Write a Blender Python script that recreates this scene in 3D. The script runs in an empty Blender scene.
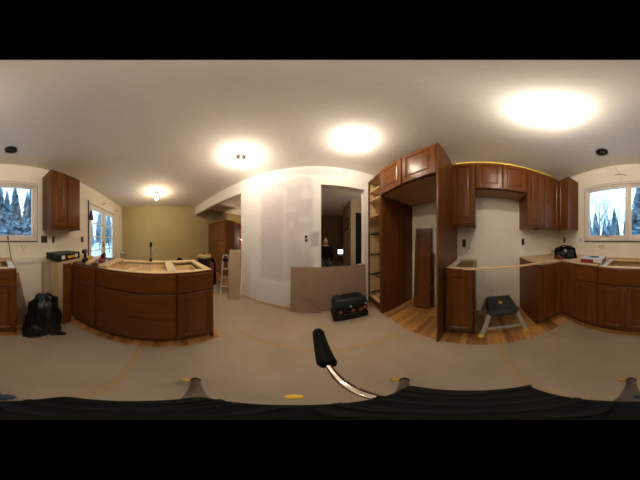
import bpy, bmesh, math, random
from mathutils import Vector, Matrix, Euler
R = math.radians
S = bpy.context.scene
COL = S.collection
H = 1.145            # lens height
CEIL = 2.39
rnd = random.Random(7)

# ------------------------------------------------------------------ materials
def new_mat(name):
    m = bpy.data.materials.new(name); m.use_nodes = True
    nt = m.node_tree
    return m, nt, nt.nodes['Principled BSDF']

def plain(name, col, rough=0.5, metal=0.0, var=0.12, scale=18.0, bump=0.0, spec=0.5, coat=0.0):
    m, nt, b = new_mat(name)
    tc = nt.nodes.new('ShaderNodeTexCoord')
    n = nt.nodes.new('ShaderNodeTexNoise'); n.inputs['Scale'].default_value = scale; n.inputs['Detail'].default_value = 4
    nt.links.new(tc.outputs['Object'], n.inputs['Vector'])
    r = nt.nodes.new('ShaderNodeValToRGB')
    a = [max(0, c * (1 - var)) for c in col]; z = [min(1, c * (1 + var)) for c in col]
    r.color_ramp.elements[0].position = .3; r.color_ramp.elements[1].position = .7
    r.color_ramp.elements[0].color = (*a, 1); r.color_ramp.elements[1].color = (*z, 1)
    nt.links.new(n.outputs['Fac'], r.inputs['Fac']); nt.links.new(r.outputs['Color'], b.inputs['Base Color'])
    b.inputs['Roughness'].default_value = rough; b.inputs['Metallic'].default_value = metal
    b.inputs['Specular IOR Level'].default_value = spec
    b.inputs['Coat Weight'].default_value = coat
    if bump:
        bp = nt.nodes.new('ShaderNodeBump'); bp.inputs['Strength'].default_value = bump; bp.inputs['Distance'].default_value = .01
        nt.links.new(n.outputs['Fac'], bp.inputs['Height']); nt.links.new(bp.outputs['Normal'], b.inputs['Normal'])
    return m

def wood(name, c1, c2, axis='z', rough=0.4, coat=0.0, fine=26.0, spec=0.5):
    m, nt, b = new_mat(name)
    tc = nt.nodes.new('ShaderNodeTexCoord')
    oi = nt.nodes.new('ShaderNodeObjectInfo')
    ad = nt.nodes.new('ShaderNodeVectorMath'); ad.operation = 'ADD'
    cx = nt.nodes.new('ShaderNodeCombineXYZ')
    mu = nt.nodes.new('ShaderNodeMath'); mu.operation = 'MULTIPLY'; mu.inputs[1].default_value = 7.0
    nt.links.new(oi.outputs['Random'], mu.inputs[0])
    for k in range(3): nt.links.new(mu.outputs[0], cx.inputs[k])
    nt.links.new(tc.outputs['Object'], ad.inputs[0]); nt.links.new(cx.outputs[0], ad.inputs[1])
    mp = nt.nodes.new('ShaderNodeMapping')
    sc = [1.0, 1.0, 1.0]; sc['xyz'.index(axis)] = 0.07
    mp.inputs['Scale'].default_value = sc
    nt.links.new(ad.outputs[0], mp.inputs['Vector'])
    n = nt.nodes.new('ShaderNodeTexNoise'); n.inputs['Scale'].default_value = fine; n.inputs['Detail'].default_value = 6; n.inputs['Distortion'].default_value = .6
    nt.links.new(mp.outputs[0], n.inputs['Vector'])
    r = nt.nodes.new('ShaderNodeValToRGB')
    r.color_ramp.elements[0].position = .28; r.color_ramp.elements[1].position = .72
    r.color_ramp.elements[0].color = (*c1, 1); r.color_ramp.elements[1].color = (*c2, 1)
    nt.links.new(n.outputs['Fac'], r.inputs['Fac']); nt.links.new(r.outputs['Color'], b.inputs['Base Color'])
    b.inputs['Roughness'].default_value = rough; b.inputs['Coat Weight'].default_value = coat
    b.inputs['Coat Roughness'].default_value = .25; b.inputs['Specular IOR Level'].default_value = spec
    return m

def glow(name, col, strength):
    m, nt, b = new_mat(name)
    b.inputs['Base Color'].default_value = (*col, 1)
    b.inputs['Emission Color'].default_value = (*col, 1); b.inputs['Emission Strength'].default_value = strength
    return m

def hardwood(name):
    m, nt, b = new_mat(name)
    tc = nt.nodes.new('ShaderNodeTexCoord')
    br = nt.nodes.new('ShaderNodeTexBrick')
    br.offset = .37; br.inputs['Scale'].default_value = 1.0
    br.inputs['Brick Width'].default_value = .8; br.inputs['Row Height'].default_value = .062
    br.inputs['Mortar Size'].default_value = .0012; br.inputs['Bias'].default_value = 0
    br.inputs['Color1'].default_value = (.20, .075, .020, 1); br.inputs['Color2'].default_value = (.56, .28, .085, 1)
    br.inputs['Mortar'].default_value = (.07, .03, .012, 1)
    nt.links.new(tc.outputs['Object'], br.inputs['Vector'])
    mp = nt.nodes.new('ShaderNodeMapping'); mp.inputs['Scale'].default_value = (3, 40, 1)
    nt.links.new(tc.outputs['Object'], mp.inputs['Vector'])
    n = nt.nodes.new('ShaderNodeTexNoise'); n.inputs['Scale'].default_value = 1.6; n.inputs['Detail'].default_value = 6
    nt.links.new(mp.outputs[0], n.inputs['Vector'])
    mx = nt.nodes.new('ShaderNodeMix'); mx.data_type = 'RGBA'; mx.blend_type = 'OVERLAY'; mx.inputs['Factor'].default_value = .4
    nt.links.new(br.outputs['Color'], mx.inputs['A']); nt.links.new(n.outputs['Fac'], mx.inputs['B'])
    nt.links.new(mx.outputs['Result'], b.inputs['Base Color'])
    b.inputs['Roughness'].default_value = .32; b.inputs['Coat Weight'].default_value = .2
    return m

def glass_mat(name):
    m, nt, b = new_mat(name)
    out = nt.nodes['Material Output']
    t = nt.nodes.new('ShaderNodeBsdfTransparent'); t.inputs['Color'].default_value = (.95, .97, .97, 1)
    g = nt.nodes.new('ShaderNodeBsdfGlossy'); g.inputs['Roughness'].default_value = .02
    lw_ = nt.nodes.new('ShaderNodeLayerWeight'); pw_ = nt.nodes.new('ShaderNodeMath'); pw_.operation = 'POWER'; pw_.inputs[1].default_value = 5
    nt.links.new(lw_.outputs['Facing'], pw_.inputs[0])
    f = nt.nodes.new('ShaderNodeMath'); f.operation = 'MULTIPLY_ADD'; f.inputs[1].default_value = .8; f.inputs[2].default_value = .03; nt.links.new(pw_.outputs[0], f.inputs[0])
    x = nt.nodes.new('ShaderNodeMixShader')
    nt.links.new(f.outputs[0], x.inputs[0]); nt.links.new(t.outputs[0], x.inputs[1]); nt.links.new(g.outputs[0], x.inputs[2])
    nt.links.new(x.outputs[0], out.inputs['Surface'])
    return m

def drywall_mat(name):
    """mudded wallboard: mauve-grey board with white joint compound bands, edges and patches (local x along wall, z up)"""
    m, nt, b = new_mat(name)
    tc = nt.nodes.new('ShaderNodeTexCoord'); sp = nt.nodes.new('ShaderNodeSeparateXYZ')
    nz = nt.nodes.new('ShaderNodeTexNoise'); nz.inputs['Scale'].default_value = 5.0; nz.inputs['Detail'].default_value = 5
    nt.links.new(tc.outputs['Object'], nz.inputs['Vector']); nt.links.new(tc.outputs['Object'], sp.inputs[0])
    def math_(op, a, c=None):
        k = nt.nodes.new('ShaderNodeMath'); k.operation = op
        for i, v in enumerate((a, c)):
            if v is None: continue
            if isinstance(v, (int, float)): k.inputs[i].default_value = v
            else: nt.links.new(v, k.inputs[i])
        return k.outputs[0]
    wob = math_('MULTIPLY', math_('SUBTRACT', nz.outputs['Fac'], .5), .16)
    X = math_('ADD', sp.outputs[0], wob); Z = math_('ADD', sp.outputs[2], wob)
    def ss(v, a, c):
        k = nt.nodes.new('ShaderNodeMapRange'); k.interpolation_type = 'SMOOTHSTEP'
        nt.links.new(v, k.inputs['Value']); k.inputs['From Min'].default_value = a; k.inputs['From Max'].default_value = c
        return k.outputs[0]
    def boxmask(x0, x1, z0, z1, s):
        f = math_('MULTIPLY', ss(X, x0 - s, x0 + s), ss(X, x1 + s, x1 - s))
        return math_('MULTIPLY', f, math_('MULTIPLY', ss(Z, z0 - s, z0 + s), ss(Z, z1 + s, z1 - s)))
    def blob(cx, cz, rx, rz, s=.35):
        dx = math_('DIVIDE', math_('SUBTRACT', X, cx), rx); dz = math_('DIVIDE', math_('SUBTRACT', Z, cz), rz)
        d = math_('SQRT', math_('ADD', math_('MULTIPLY', dx, dx), math_('MULTIPLY', dz, dz)))
        return ss(d, 1 + s, 1 - s)
    board = boxmask(-1.06, -.12, .50, 2.14, .05)
    board = math_('MAXIMUM', board, math_('MULTIPLY', boxmask(-.9, .5, 2.22, 2.36, .03), .6))
    for a in ((-.66, 1.93, .12, .07), (-.52, 1.60, .12, .055), (-.24, 1.46, .12, .06), (-.22, 1.84, .09, .09), (-.35, 2.06, .20, .07), (-.48, 1.38, .05, .05), (-.20, 1.12, .17, .19)):
        board = math_('MULTIPLY', board, math_('SUBTRACT', 1.0, math_('MULTIPLY', blob(*a), .38)))
    seam = math_('MULTIPLY', boxmask(-.62, -.55, .45, 2.2, .03), .3)
    board = math_('MULTIPLY', board, math_('SUBTRACT', 1.0, seam))
    patch = boxmask(-.15, -.015, 1.06, 1.26, .02)
    n2 = nt.nodes.new('ShaderNodeTexNoise'); n2.inputs['Scale'].default_value = 2.2; n2.inputs['Detail'].default_value = 6
    nt.links.new(tc.outputs['Object'], n2.inputs['Vector'])
    board = math_('MULTIPLY', board, math_('ADD', math_('MULTIPLY', n2.outputs['Fac'], .9), .45))
    lowm = math_('MULTIPLY', boxmask(-1.25, -.1, -.1, .42, .04), math_('MULTIPLY', n2.outputs['Fac'], .6))
    board = math_('MINIMUM', math_('MAXIMUM', board, lowm), 1.0)
    m1 = nt.nodes.new('ShaderNodeMix'); m1.data_type = 'RGBA'
    m1.inputs['A'].default_value = (.80, .77, .73, 1); m1.inputs['B'].default_value = (.61, .545, .555, 1)
    nt.links.new(board, m1.inputs['Factor'])
    m2 = nt.nodes.new('ShaderNodeMix'); m2.data_type = 'RGBA'; m2.inputs['B'].default_value = (.50, .40, .43, 1)
    nt.links.new(m1.outputs['Result'], m2.inputs['A']); nt.links.new(math_('MULTIPLY', patch, .8), m2.inputs['Factor'])
    nt.links.new(m2.outputs['Result'], b.inputs['Base Color']); b.inputs['Roughness'].default_value = .85
    return m

def paper_mat(name):
    m, nt, b = new_mat(name)
    tc = nt.nodes.new('ShaderNodeTexCoord')
    n = nt.nodes.new('ShaderNodeTexNoise'); n.inputs['Scale'].default_value = 2.2; n.inputs['Detail'].default_value = 7; n.inputs['Distortion'].default_value = .8
    nt.links.new(tc.outputs['Object'], n.inputs['Vector'])
    r = nt.nodes.new('ShaderNodeValToRGB'); r.color_ramp.elements[0].position = .3; r.color_ramp.elements[1].position = .7
    r.color_ramp.elements[0].color = (.305, .238, .168, 1); r.color_ramp.elements[1].color = (.37, .295, .212, 1)
    nt.links.new(n.outputs['Fac'], r.inputs['Fac']); nt.links.new(r.outputs['Color'], b.inputs['Base Color'])
    b.inputs['Roughness'].default_value = .65
    bp = nt.nodes.new('ShaderNodeBump'); bp.inputs['Strength'].default_value = .25; bp.inputs['Distance'].default_value = .02
    nt.links.new(n.outputs['Fac'], bp.inputs['Height']); nt.links.new(bp.outputs['Normal'], b.inputs['Normal'])
    return m

M = {}
CH1, CH2 = (.090, .0265, .0052), (.143, .0445, .0086)
M['cherry'] = wood('cherry_vertical_grain', CH1, CH2, 'z', .30, .05, spec=.2)
M['cherry_h'] = wood('cherry_horizontal_grain', CH1, CH2, 'x', .33, .04, spec=.2)
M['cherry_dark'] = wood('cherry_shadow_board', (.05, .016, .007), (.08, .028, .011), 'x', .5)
M['maple'] = wood('maple_ply', (.66, .47, .24), (.80, .60, .34), 'x', .5, fine=14)
M['maple_v'] = wood('maple_ply_upright', (.62, .44, .22), (.76, .56, .31), 'z', .5, fine=14)
M['ply'] = wood('plywood', (.46, .31, .16), (.58, .41, .23), 'x', .65, fine=10)
M['pine'] = wood('pine_strip', (.55, .36, .18), (.68, .48, .26), 'y', .6)
M['hardwood'] = hardwood('hardwood_floor')
M['paper'] = paper_mat('floor_paper')
M['tape'] = plain('masking_tape', (.36, .25, .13), .6, var=.05)
M['ceiling'] = plain('ceiling_white', (.87, .83, .765), .9, var=.02, scale=30, bump=.03)
M['cream'] = plain('cream_wall', (.82, .77, .66), .85, var=.03, scale=3, bump=.02)
M['yellow'] = plain('mustard_wall', (.45, .375, .165), .75, var=.04, scale=2)
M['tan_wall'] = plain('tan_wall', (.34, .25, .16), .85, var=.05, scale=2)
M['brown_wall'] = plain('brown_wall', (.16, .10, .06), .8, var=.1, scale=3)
M['drywall'] = drywall_mat('mudded_wallboard')
M['white'] = plain('white_paint', (.78, .74, .68), .45, var=.03)
M['vinyl'] = plain('window_vinyl', (.74, .66, .58), .4, var=.03)
M['laminate'] = plain('white_laminate', (.64, .62, .58), .35, var=.03)
M['glass'] = glass_mat('window_glass')
M['black'] = plain('black_plastic', (.008, .008, .008), .45, var=.2, spec=.2)
M['rubber'] = plain('black_rubber', (.004, .004, .004), .85, var=.2, bump=.1, spec=.08)
M['charcoal'] = plain('charcoal_plastic', (.018, .0175, .017), .5, var=.2, bump=.05, spec=.25)
M['speckle'] = plain('speckled_top', (.022, .022, .022), .6, var=.95, scale=140, bump=.2, spec=.3)
M['grey'] = plain('grey_plastic', (.30, .28, .24), .5, var=.06)
M['yellowp'] = plain('yellow_plastic', (.70, .43, .03), .45, var=.06)
M['orange'] = plain('orange_plastic', (.34, .055, .013), .45, var=.06)
M['red'] = plain('red_plastic', (.22, .012, .022), .4, var=.08)
M['darkred'] = plain('red_cloth', (.17, .014, .012), .8, var=.25, scale=8)
M['navy'] = plain('navy_cloth', (.02, .025, .07), .8, var=.2)
M['blue'] = plain('blue_grey_plastic', (.02, .045, .10), .4, var=.1)
M['paleblue'] = plain('pale_blue_card', (.50, .54, .62), .5, var=.1)
M['steel'] = plain('brushed_steel', (.55, .53, .50), .28, 1.0, var=.05)
M['chrome'] = plain('chrome', (.85, .84, .83), .09, 1.0, var=.02)
M['tripod'] = plain('grey_tripod_metal', (.16, .135, .11), .5, .3, var=.1)
M['bag'] = plain('bin_liner', (.006, .006, .0065), .36, var=.2, scale=22, bump=.5, spec=.35)
M['card'] = plain('cardboard', (.30, .195, .13), .85, var=.08, scale=6)
M['card2'] = plain('pale_cardboard', (.40, .295, .18), .85, var=.06, scale=6)
M['porcelain'] = plain('porcelain', (.75, .72, .68), .3, var=.02)
M['bronze'] = plain('dark_can_metal', (.045, .035, .025), .4, .6, var=.2)
M['socket'] = plain('socket_brown', (.05, .028, .018), .5, var=.2)
M['darkwood'] = wood('old_walnut', (.16, .058, .016), (.28, .11, .034), 'z', .4)
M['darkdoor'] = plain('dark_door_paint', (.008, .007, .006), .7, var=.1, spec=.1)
M['skin'] = plain('skin', (.42, .22, .14), .6, var=.06)
M['jacket'] = plain('black_fabric', (.004, .004, .0045), .95, var=.2, scale=40, spec=.1)
M['hair'] = plain('brown_hair', (.03, .018, .01), .8, var=.2)
M['denim'] = plain('dark_denim', (.015, .018, .028), .9, var=.2, scale=40)
M['bulb'] = glow('lit_bulb', (1, .86, .68), 280)
M['bulb_dim'] = glow('lit_yellow_bulb', (1, .80, .55), 230)
M['lampshade'] = glow('lit_lamp', (1, .74, .5), 55)
M['screen'] = glow('lit_screen', (.72, .95, 1.0), 1.6)
M['snow'] = plain('snow', (.80, .84, .88), .9, var=.05, scale=.6)
M['pinefoliage'] = plain('haze_tinted_needles', (.30, .46, .55), .9, var=.8, scale=2.2)  # frosty needles, with blue haze put into the colour
M['bark'] = plain('bark', (.22, .27, .31), .95, var=.3, scale=6)
M['frost'] = plain('frosted_twigs', (.42, .50, .56), .95, var=.2, scale=4)
M['seam'] = plain('dark_gap', (.05, .035, .025), .9)

# ------------------------------------------------------------------ mesh builder
class MB:
    def __init__(s): s.v = []; s.f = []; s.sm = []
    def add(s, verts, faces, smooth=False):
        o = len(s.v); s.v += [Vector(p) for p in verts]
        s.f += [tuple(i + o for i in f) for f in faces]; s.sm += [smooth] * len(faces)
        return s
    def hexa(s, c): return s.add(c, [(0, 3, 2, 1), (4, 5, 6, 7), (0, 1, 5, 4), (1, 2, 6, 5), (2, 3, 7, 6), (3, 0, 4, 7)])
    def box(s, x0, x1, y0, y1, z0, z1):
        x0, x1 = sorted((x0, x1)); y0, y1 = sorted((y0, y1)); z0, z1 = sorted((z0, z1))
        return s.hexa([(x0, y0, z0), (x1, y0, z0), (x1, y1, z0), (x0, y1, z0), (x0, y0, z1), (x1, y0, z1), (x1, y1, z1), (x0, y1, z1)])
    def boxm(s, Mx, x0, x1, y0, y1, z0, z1):
        c = [(x0, y0, z0), (x1, y0, z0), (x1, y1, z0), (x0, y1, z0), (x0, y0, z1), (x1, y0, z1), (x1, y1, z1), (x0, y1, z1)]
        return s.hexa([Mx @ Vector(p) for p in c])
    def beam(s, p, q, w, h, up=(0, 0, 1), w2=None, h2=None):
        p, q = Vector(p), Vector(q); d = (q - p).normalized(); u = Vector(up)
        a = d.cross(u)
        if a.length < 1e-4: a = d.cross(Vector((0, 1, 0)))
        a.normalize(); b = a.cross(d).normalized()
        w2 = w if w2 is None else w2; h2 = h if h2 is None else h2
        c = []
        for o, ww, hh in ((p, w, h), (q, w2, h2)):
            c += [o - a * ww / 2 - b * hh / 2, o + a * ww / 2 - b * hh / 2, o + a * ww / 2 + b * hh / 2, o - a * ww / 2 + b * hh / 2]
        return s.hexa(c)
    def tube(s, pts, r, n=10, cap=True, smooth=True):
        pts = [Vector(p) for p in pts]; k = len(pts)
        rr = r if isinstance(r, (list, tuple)) else [r] * k
        vs = []; prev = None
        for i, p in enumerate(pts):
            d = (pts[min(i + 1, k - 1)] - pts[max(i - 1, 0)])
            d = d.normalized() if d.length > 1e-9 else Vector((0, 0, 1))
            if prev is None:
                a = d.orthogonal().normalized()
            else:
                a = prev - d * prev.dot(d)
                a = a.normalized() if a.length > 1e-6 else d.orthogonal().normalized()
            prev = a; b = d.cross(a)
            vs += [p + (a * math.cos(2 * math.pi * j / n) + b * math.sin(2 * math.pi * j / n)) * rr[i] for j in range(n)]
        fs = []
        for i in range(k - 1):
            for j in range(n): fs.append((i * n + j, i * n + (j + 1) % n, (i + 1) * n + (j + 1) % n, (i + 1) * n + j))
        s.add(vs, fs, smooth)
        if cap:
            o = len(s.v) - k * n
            s.f += [tuple(o + j for j in reversed(range(n))), tuple(o + (k - 1) * n + j for j in range(n))]; s.sm += [False, False]
        return s
    def lathe(s, prof, c=(0, 0, 0), n=24, smooth=True, capends=True, sx=1, sy=1, wob=None):
        c = Vector(c); vs = []; k = len(prof)
        for i, (r, z) in enumerate(prof):
            for j in range(n):
                a = 2 * math.pi * j / n; q = r * (wob(a, i) if wob else 1)
                vs.append(c + Vector((q * sx * math.cos(a), q * sy * math.sin(a), z)))
        fs = [(i * n + j, i * n + (j + 1) % n, (i + 1) * n + (j + 1) % n, (i + 1) * n + j) for i in range(k - 1) for j in range(n)]
        if capends: fs += [tuple(reversed(range(n))), tuple((k - 1) * n + j for j in range(n))]
        return s.add(vs, fs, smooth)
    def ball(s, c, rx, ry=None, rz=None, n=14, m=9, wob=None):
        ry = ry or rx; rz = rz or rx; c = Vector(c); vs = [c + Vector((0, 0, -rz))]
        for i in range(1, m):
            t = -math.pi / 2 + math.pi * i / m
            for j in range(n):
                a = 2 * math.pi * j / n; q = wob(a, t) if wob else 1
                vs.append(c + Vector((rx * math.cos(t) * math.cos(a) * q, ry * math.cos(t) * math.sin(a) * q, rz * math.sin(t) * q)))
        vs.append(c + Vector((0, 0, rz))); L = len(vs) - 1
        fs = [(0, 1 + (j + 1) % n, 1 + j) for j in range(n)]
        for i in range(m - 2):
            for j in range(n): fs.append((1 + i * n + j, 1 + i * n + (j + 1) % n, 1 + (i + 1) * n + (j + 1) % n, 1 + (i + 1) * n + j))
        fs += [(L, 1 + (m - 2) * n + j, 1 + (m - 2) * n + (j + 1) % n) for j in range(n)]
        return s.add(vs, fs, True)
    def prism(s, poly, z0, z1):
        n = len(poly)
        ar = sum(poly[i][0] * poly[(i + 1) % n][1] - poly[(i + 1) % n][0] * poly[i][1] for i in range(n))
        if ar < 0: poly = poly[::-1]
        vs = [(x, y, z0) for x, y in poly] + [(x, y, z1) for x, y in poly]
        fs = [tuple(reversed(range(n))), tuple(range(n, 2 * n))] + [(i, (i + 1) % n, n + (i + 1) % n, n + i) for i in range(n)]
        return s.add(vs, fs)
    def panel_front(s, x0, x1, z0, z1, yf, t=.02, st=.055, flat=False):
        """door or drawer front facing -y: recessed panel with a moulded inner edge"""
        lv = [(0, yf + t), (0, yf + .003), (.003, yf)]
        if not flat: lv += [(st, yf), (st + .004, yf + .004), (st + .010, yf + .010), (st + .024, yf + .009), (st + .036, yf + .005)]
        vs = []
        for i, y in lv: vs += [(x0 + i, y, z0 + i), (x1 - i, y, z0 + i), (x1 - i, y, z1 - i), (x0 + i, y, z1 - i)]
        fs = [(0, 3, 2, 1)]
        for k in range(len(lv) - 1):
            for j in range(4):
                a, b = k * 4 + j, k * 4 + (j + 1) % 4
                fs.append((a, b, b + 4, a + 4))
        e = (len(lv) - 1) * 4; fs.append((e, e + 1, e + 2, e + 3))
        return s.add(vs, fs)
    def build(s, name, mat, parent=None, bevel=0.0, seg=2, loc=None, rotz=0.0, top=False):
        off = Vector((0, 0, 0))
        if parent is None and loc is None:
            lo = [min(p[i] for p in s.v) for i in range(3)]; hi = [max(p[i] for p in s.v) for i in range(3)]
            off = Vector(((lo[0] + hi[0]) / 2, (lo[1] + hi[1]) / 2, lo[2]))
        me = bpy.data.meshes.new(name)
        me.from_pydata([tuple(p - off) for p in s.v], [], s.f); me.validate()
        for p, q in zip(me.polygons, s.sm): p.use_smooth = q
        me.materials.append(mat if not isinstance(mat, str) else M[mat])
        bm = bmesh.new(); bm.from_mesh(me); bmesh.ops.recalc_face_normals(bm, faces=bm.faces); bm.to_mesh(me); bm.free()
        o = bpy.data.objects.new(name, me); COL.objects.link(o)
        if parent: o.parent = parent
        else:
            o.location = off if loc is None else Vector(loc); o.rotation_euler = (0, 0, rotz)
        if bevel:
            b = o.modifiers.new('bevel', 'BEVEL'); b.width = bevel; b.segments = seg; b.limit_method = 'ANGLE'; b.angle_limit = R(35)
        return o

def thing(name, label, cat, loc=(0, 0, 0), rotz=0.0, group=None):
    o = bpy.data.objects.new(name, None); COL.objects.link(o); o.empty_display_size = .1
    o.location = loc; o.rotation_euler = (0, 0, rotz)
    return tag(o, label, cat, group)
def tag(o, label, cat, group=None):
    o['label'] = label; o['category'] = cat
    if group: o['group'] = group
    return o
def struct(o): o['kind'] = 'structure'; return o

# ------------------------------------------------------------------ the setting
YS = -1.59            # inner face of the window wall
XE = 1.62             # inner face of the range wall
XW = -4.07            # mustard wall
NS = .05              # the mudded wall runs slightly askew
def ny(x): return 1.66 + NS * x
NA = math.atan(NS)

struct(MB().box(-4.3, 2.4, -1.75, 6.1, -.08, 0).build('floor', 'hardwood', loc=(0, 0, 0)))

def ceiling():
    bm = bmesh.new()
    holes = [(-.985, 1.005), (-2.80, -.10), (.472, -1.20), (-.135, -1.235)]
    def loop(pts):
        vs = [bm.verts.new((x, y, CEIL)) for x, y in pts]
        return [bm.edges.new((vs[i], vs[(i + 1) % len(vs)])) for i in range(len(vs))]
    ed = loop([(-4.3, -1.75), (2.4, -1.75), (2.4, 6.1), (-4.3, 6.1)])
    for x, y in holes:
        ed += loop([(x + .062 * math.cos(2 * math.pi * k / 20), y + .062 * math.sin(2 * math.pi * k / 20)) for k in range(20)])
    bmesh.ops.triangle_fill(bm, edges=ed, use_beauty=True)
    for f in bm.faces:
        if f.normal.z > 0: f.normal_flip()
    # unseen slab added well above the recessed cans to keep sky light out
    r = [bm.verts.new(p) for p in ((-4.3, -1.75, CEIL + .3), (2.4, -1.75, CEIL + .3), (2.4, 6.1, CEIL + .3), (-4.3, 6.1, CEIL + .3))]
    bm.faces.new(r)
    lo = [v for v in bm.verts if abs(v.co.z - CEIL) < 1e-6]
    crn = [min(lo, key=lambda v: (v.co.xy - q.co.xy).length) for q in r]
    for i in range(4): bm.faces.new((crn[i], crn[(i + 1) % 4], r[(i + 1) % 4], r[i]))
    me = bpy.data.meshes.new('ceiling'); bm.to_mesh(me); bm.free(); me.materials.append(M['ceiling'])
    o = bpy.data.objects.new('ceiling', me); COL.objects.link(o); return struct(o)
ceiling()

# south wall with window and glass door openings
WX0, WX1, WZ0, WZ1 = -.57, .925, 1.165, 2.00
DX0, DX1, DZ1 = -3.34, -1.90, 2.00
w = MB()
T = .14
for a, b, c, d in ((DX1, WX0, 0, CEIL), (WX0, WX1, 0, WZ0), (WX0, WX1, WZ1, CEIL), (WX1, 2.4, 0, CEIL), (DX0, DX1, DZ1, CEIL), (-4.3, DX0, 0, CEIL)):
    w.box(a, b, YS - T, YS, c, d)
struct(w.build('wall_south', 'cream'))
struct(MB().box(XE, XE + .14, YS, 1.76, 0, CEIL).build('wall_east', 'cream'))
struct(MB().box(XW - .14, XW, YS, 6.0, 0, CEIL).build('wall_west', 'yellow'))
# north wall, local frame turned by NA about (0,1.66)
w = MB()
XL = -1.55; OX0, OX1, OZ = .016, .795, 2.02; TH = .12
w.box(XL, OX0, 0, TH, 0, CEIL); w.box(OX1, 1.64, 0, TH, 0, CEIL); w.box(OX0, OX1, 0, TH, OZ, CEIL)
struct(w.build('wall_north', 'drywall', loc=(0, 1.66, 0), rotz=NA))
struct(MB().box(-4.09, XL, 0, TH, 2.105, CEIL).build('wall_header', 'white', loc=(0, 1.66, 0), rotz=NA))
# corner bead edging of the opening
w = MB()
w.box(OX0 - .012, OX0 + .002, -.003, TH + .003, .0, OZ + .004); w.box(OX1 - .002, OX1 + .012, -.003, TH + .003, .0, OZ + .004); w.box(OX0 - .012, OX1 + .012, -.003, TH + .003, OZ - .002, OZ + .012)
struct(w.build('trim_1', 'white', loc=(0, 1.66, 0), rotz=NA))
struct(MB().box(XL + .0, -.4, -.012, .0, .0, .014).build('baseboard_north', 'ply', loc=(0, 1.66, 0), rotz=NA))
# rooms beyond
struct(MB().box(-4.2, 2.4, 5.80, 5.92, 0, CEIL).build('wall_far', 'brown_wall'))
struct(MB().box(-.70, -.58, 1.78, 5.80, 0, CEIL).build('wall_light_block', 'tan_wall'))  # partition added to keep table lamp light out of the hall, mostly unseen
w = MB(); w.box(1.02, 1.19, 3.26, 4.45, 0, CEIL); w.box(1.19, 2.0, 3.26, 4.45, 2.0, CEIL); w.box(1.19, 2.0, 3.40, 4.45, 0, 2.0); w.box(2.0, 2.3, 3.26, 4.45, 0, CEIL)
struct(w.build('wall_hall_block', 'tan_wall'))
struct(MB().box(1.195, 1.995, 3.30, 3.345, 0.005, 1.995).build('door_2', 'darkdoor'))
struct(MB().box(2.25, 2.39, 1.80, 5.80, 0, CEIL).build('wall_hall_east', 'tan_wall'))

# window
wr = bpy.data.objects.new('window_1', None); COL.objects.link(wr); wr.location = ((WX0 + WX1) / 2, YS, WZ0); struct(wr)
ox, oy, oz = wr.location
def lw(m, name, mat, bev=.003, parent=None):
    for p in m.v: p -= Vector((ox, oy, oz))
    return m.build(name, mat, parent or wr, bevel=bev)
m = MB()                                             # casing on the wall face
cw = .034
m.box(WX0 - cw, WX1 + cw, YS, YS + .018, WZ1, WZ1 + cw); m.box(WX0 - cw, WX1 + cw, YS, YS + .018, WZ0 - cw, WZ0)
m.box(WX0 - cw, WX0, YS, YS + .018, WZ0, WZ1); m.box(WX1, WX1 + cw, YS, YS + .018, WZ0, WZ1)
lw(m, 'window_casing', 'vinyl')
m = MB()
d = .008
m.box(WX0 - cw - d, WX1 + cw + d, YS, YS + .01, WZ1 + cw, WZ1 + cw + d); m.box(WX0 - cw - d, WX1 + cw + d, YS, YS + .01, WZ0 - cw - 2 * d, WZ0 - cw)
m.box(WX0 - cw - d, WX0 - cw, YS, YS + .01, WZ0 - cw, WZ1 + cw); m.box(WX1 + cw, WX1 + cw + d, YS, YS + .01, WZ0 - cw, WZ1 + cw)
lw(m, 'window_gap_strip', 'socket', 0)
m = MB()
for a, b in ((WX0, WX0 + .022), (.165, .205), (WX1 - .022, WX1)): m.box(a, b, YS - .10, YS, WZ0, WZ1)
m.box(WX0, WX1, YS - .10, YS, WZ0, WZ0 + .022); m.box(WX0, WX1, YS - .10, YS, WZ1 - .022, WZ1)
lw(m, 'window_frame', 'vinyl')
for a, b in ((WX0 + .022, .165), (.205, WX1 - .022)):
    m = MB(); z0, z1 = WZ0 + .022, WZ1 - .022; k = .028
    m.box(a, a + k, YS - .055, YS - .012, z0, z1); m.box(b - k, b, YS - .055, YS - .012, z0, z1)
    m.box(a + k, b - k, YS - .055, YS - .012, z0, z0 + k); m.box(a + k, b - k, YS - .055, YS - .012, z1 - k, z1)
    sash = lw(m, 'window_sash', 'vinyl')
    lw(MB().box(a + k, b - k, YS - .036, YS - .030, z0 + k, z1 - k), 'window_pane', 'glass', 0, sash)
    c = (a + b) / 2
    lw(MB().box(c - .07, c - .02, YS - .012, YS + .004, z0 + .002, z0 + .012).beam((c - .05, YS + .002, z0 + .012), (c + .03, YS + .006, z0 + .03), .008, .006), 'window_crank', 'steel', 0, sash)
    lw(MB().box(a + k * .2, a + k * .7, YS - .012, YS - .002, z0 + .22, z0 + .29), 'sash_lock', 'steel', 0, sash)

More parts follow.
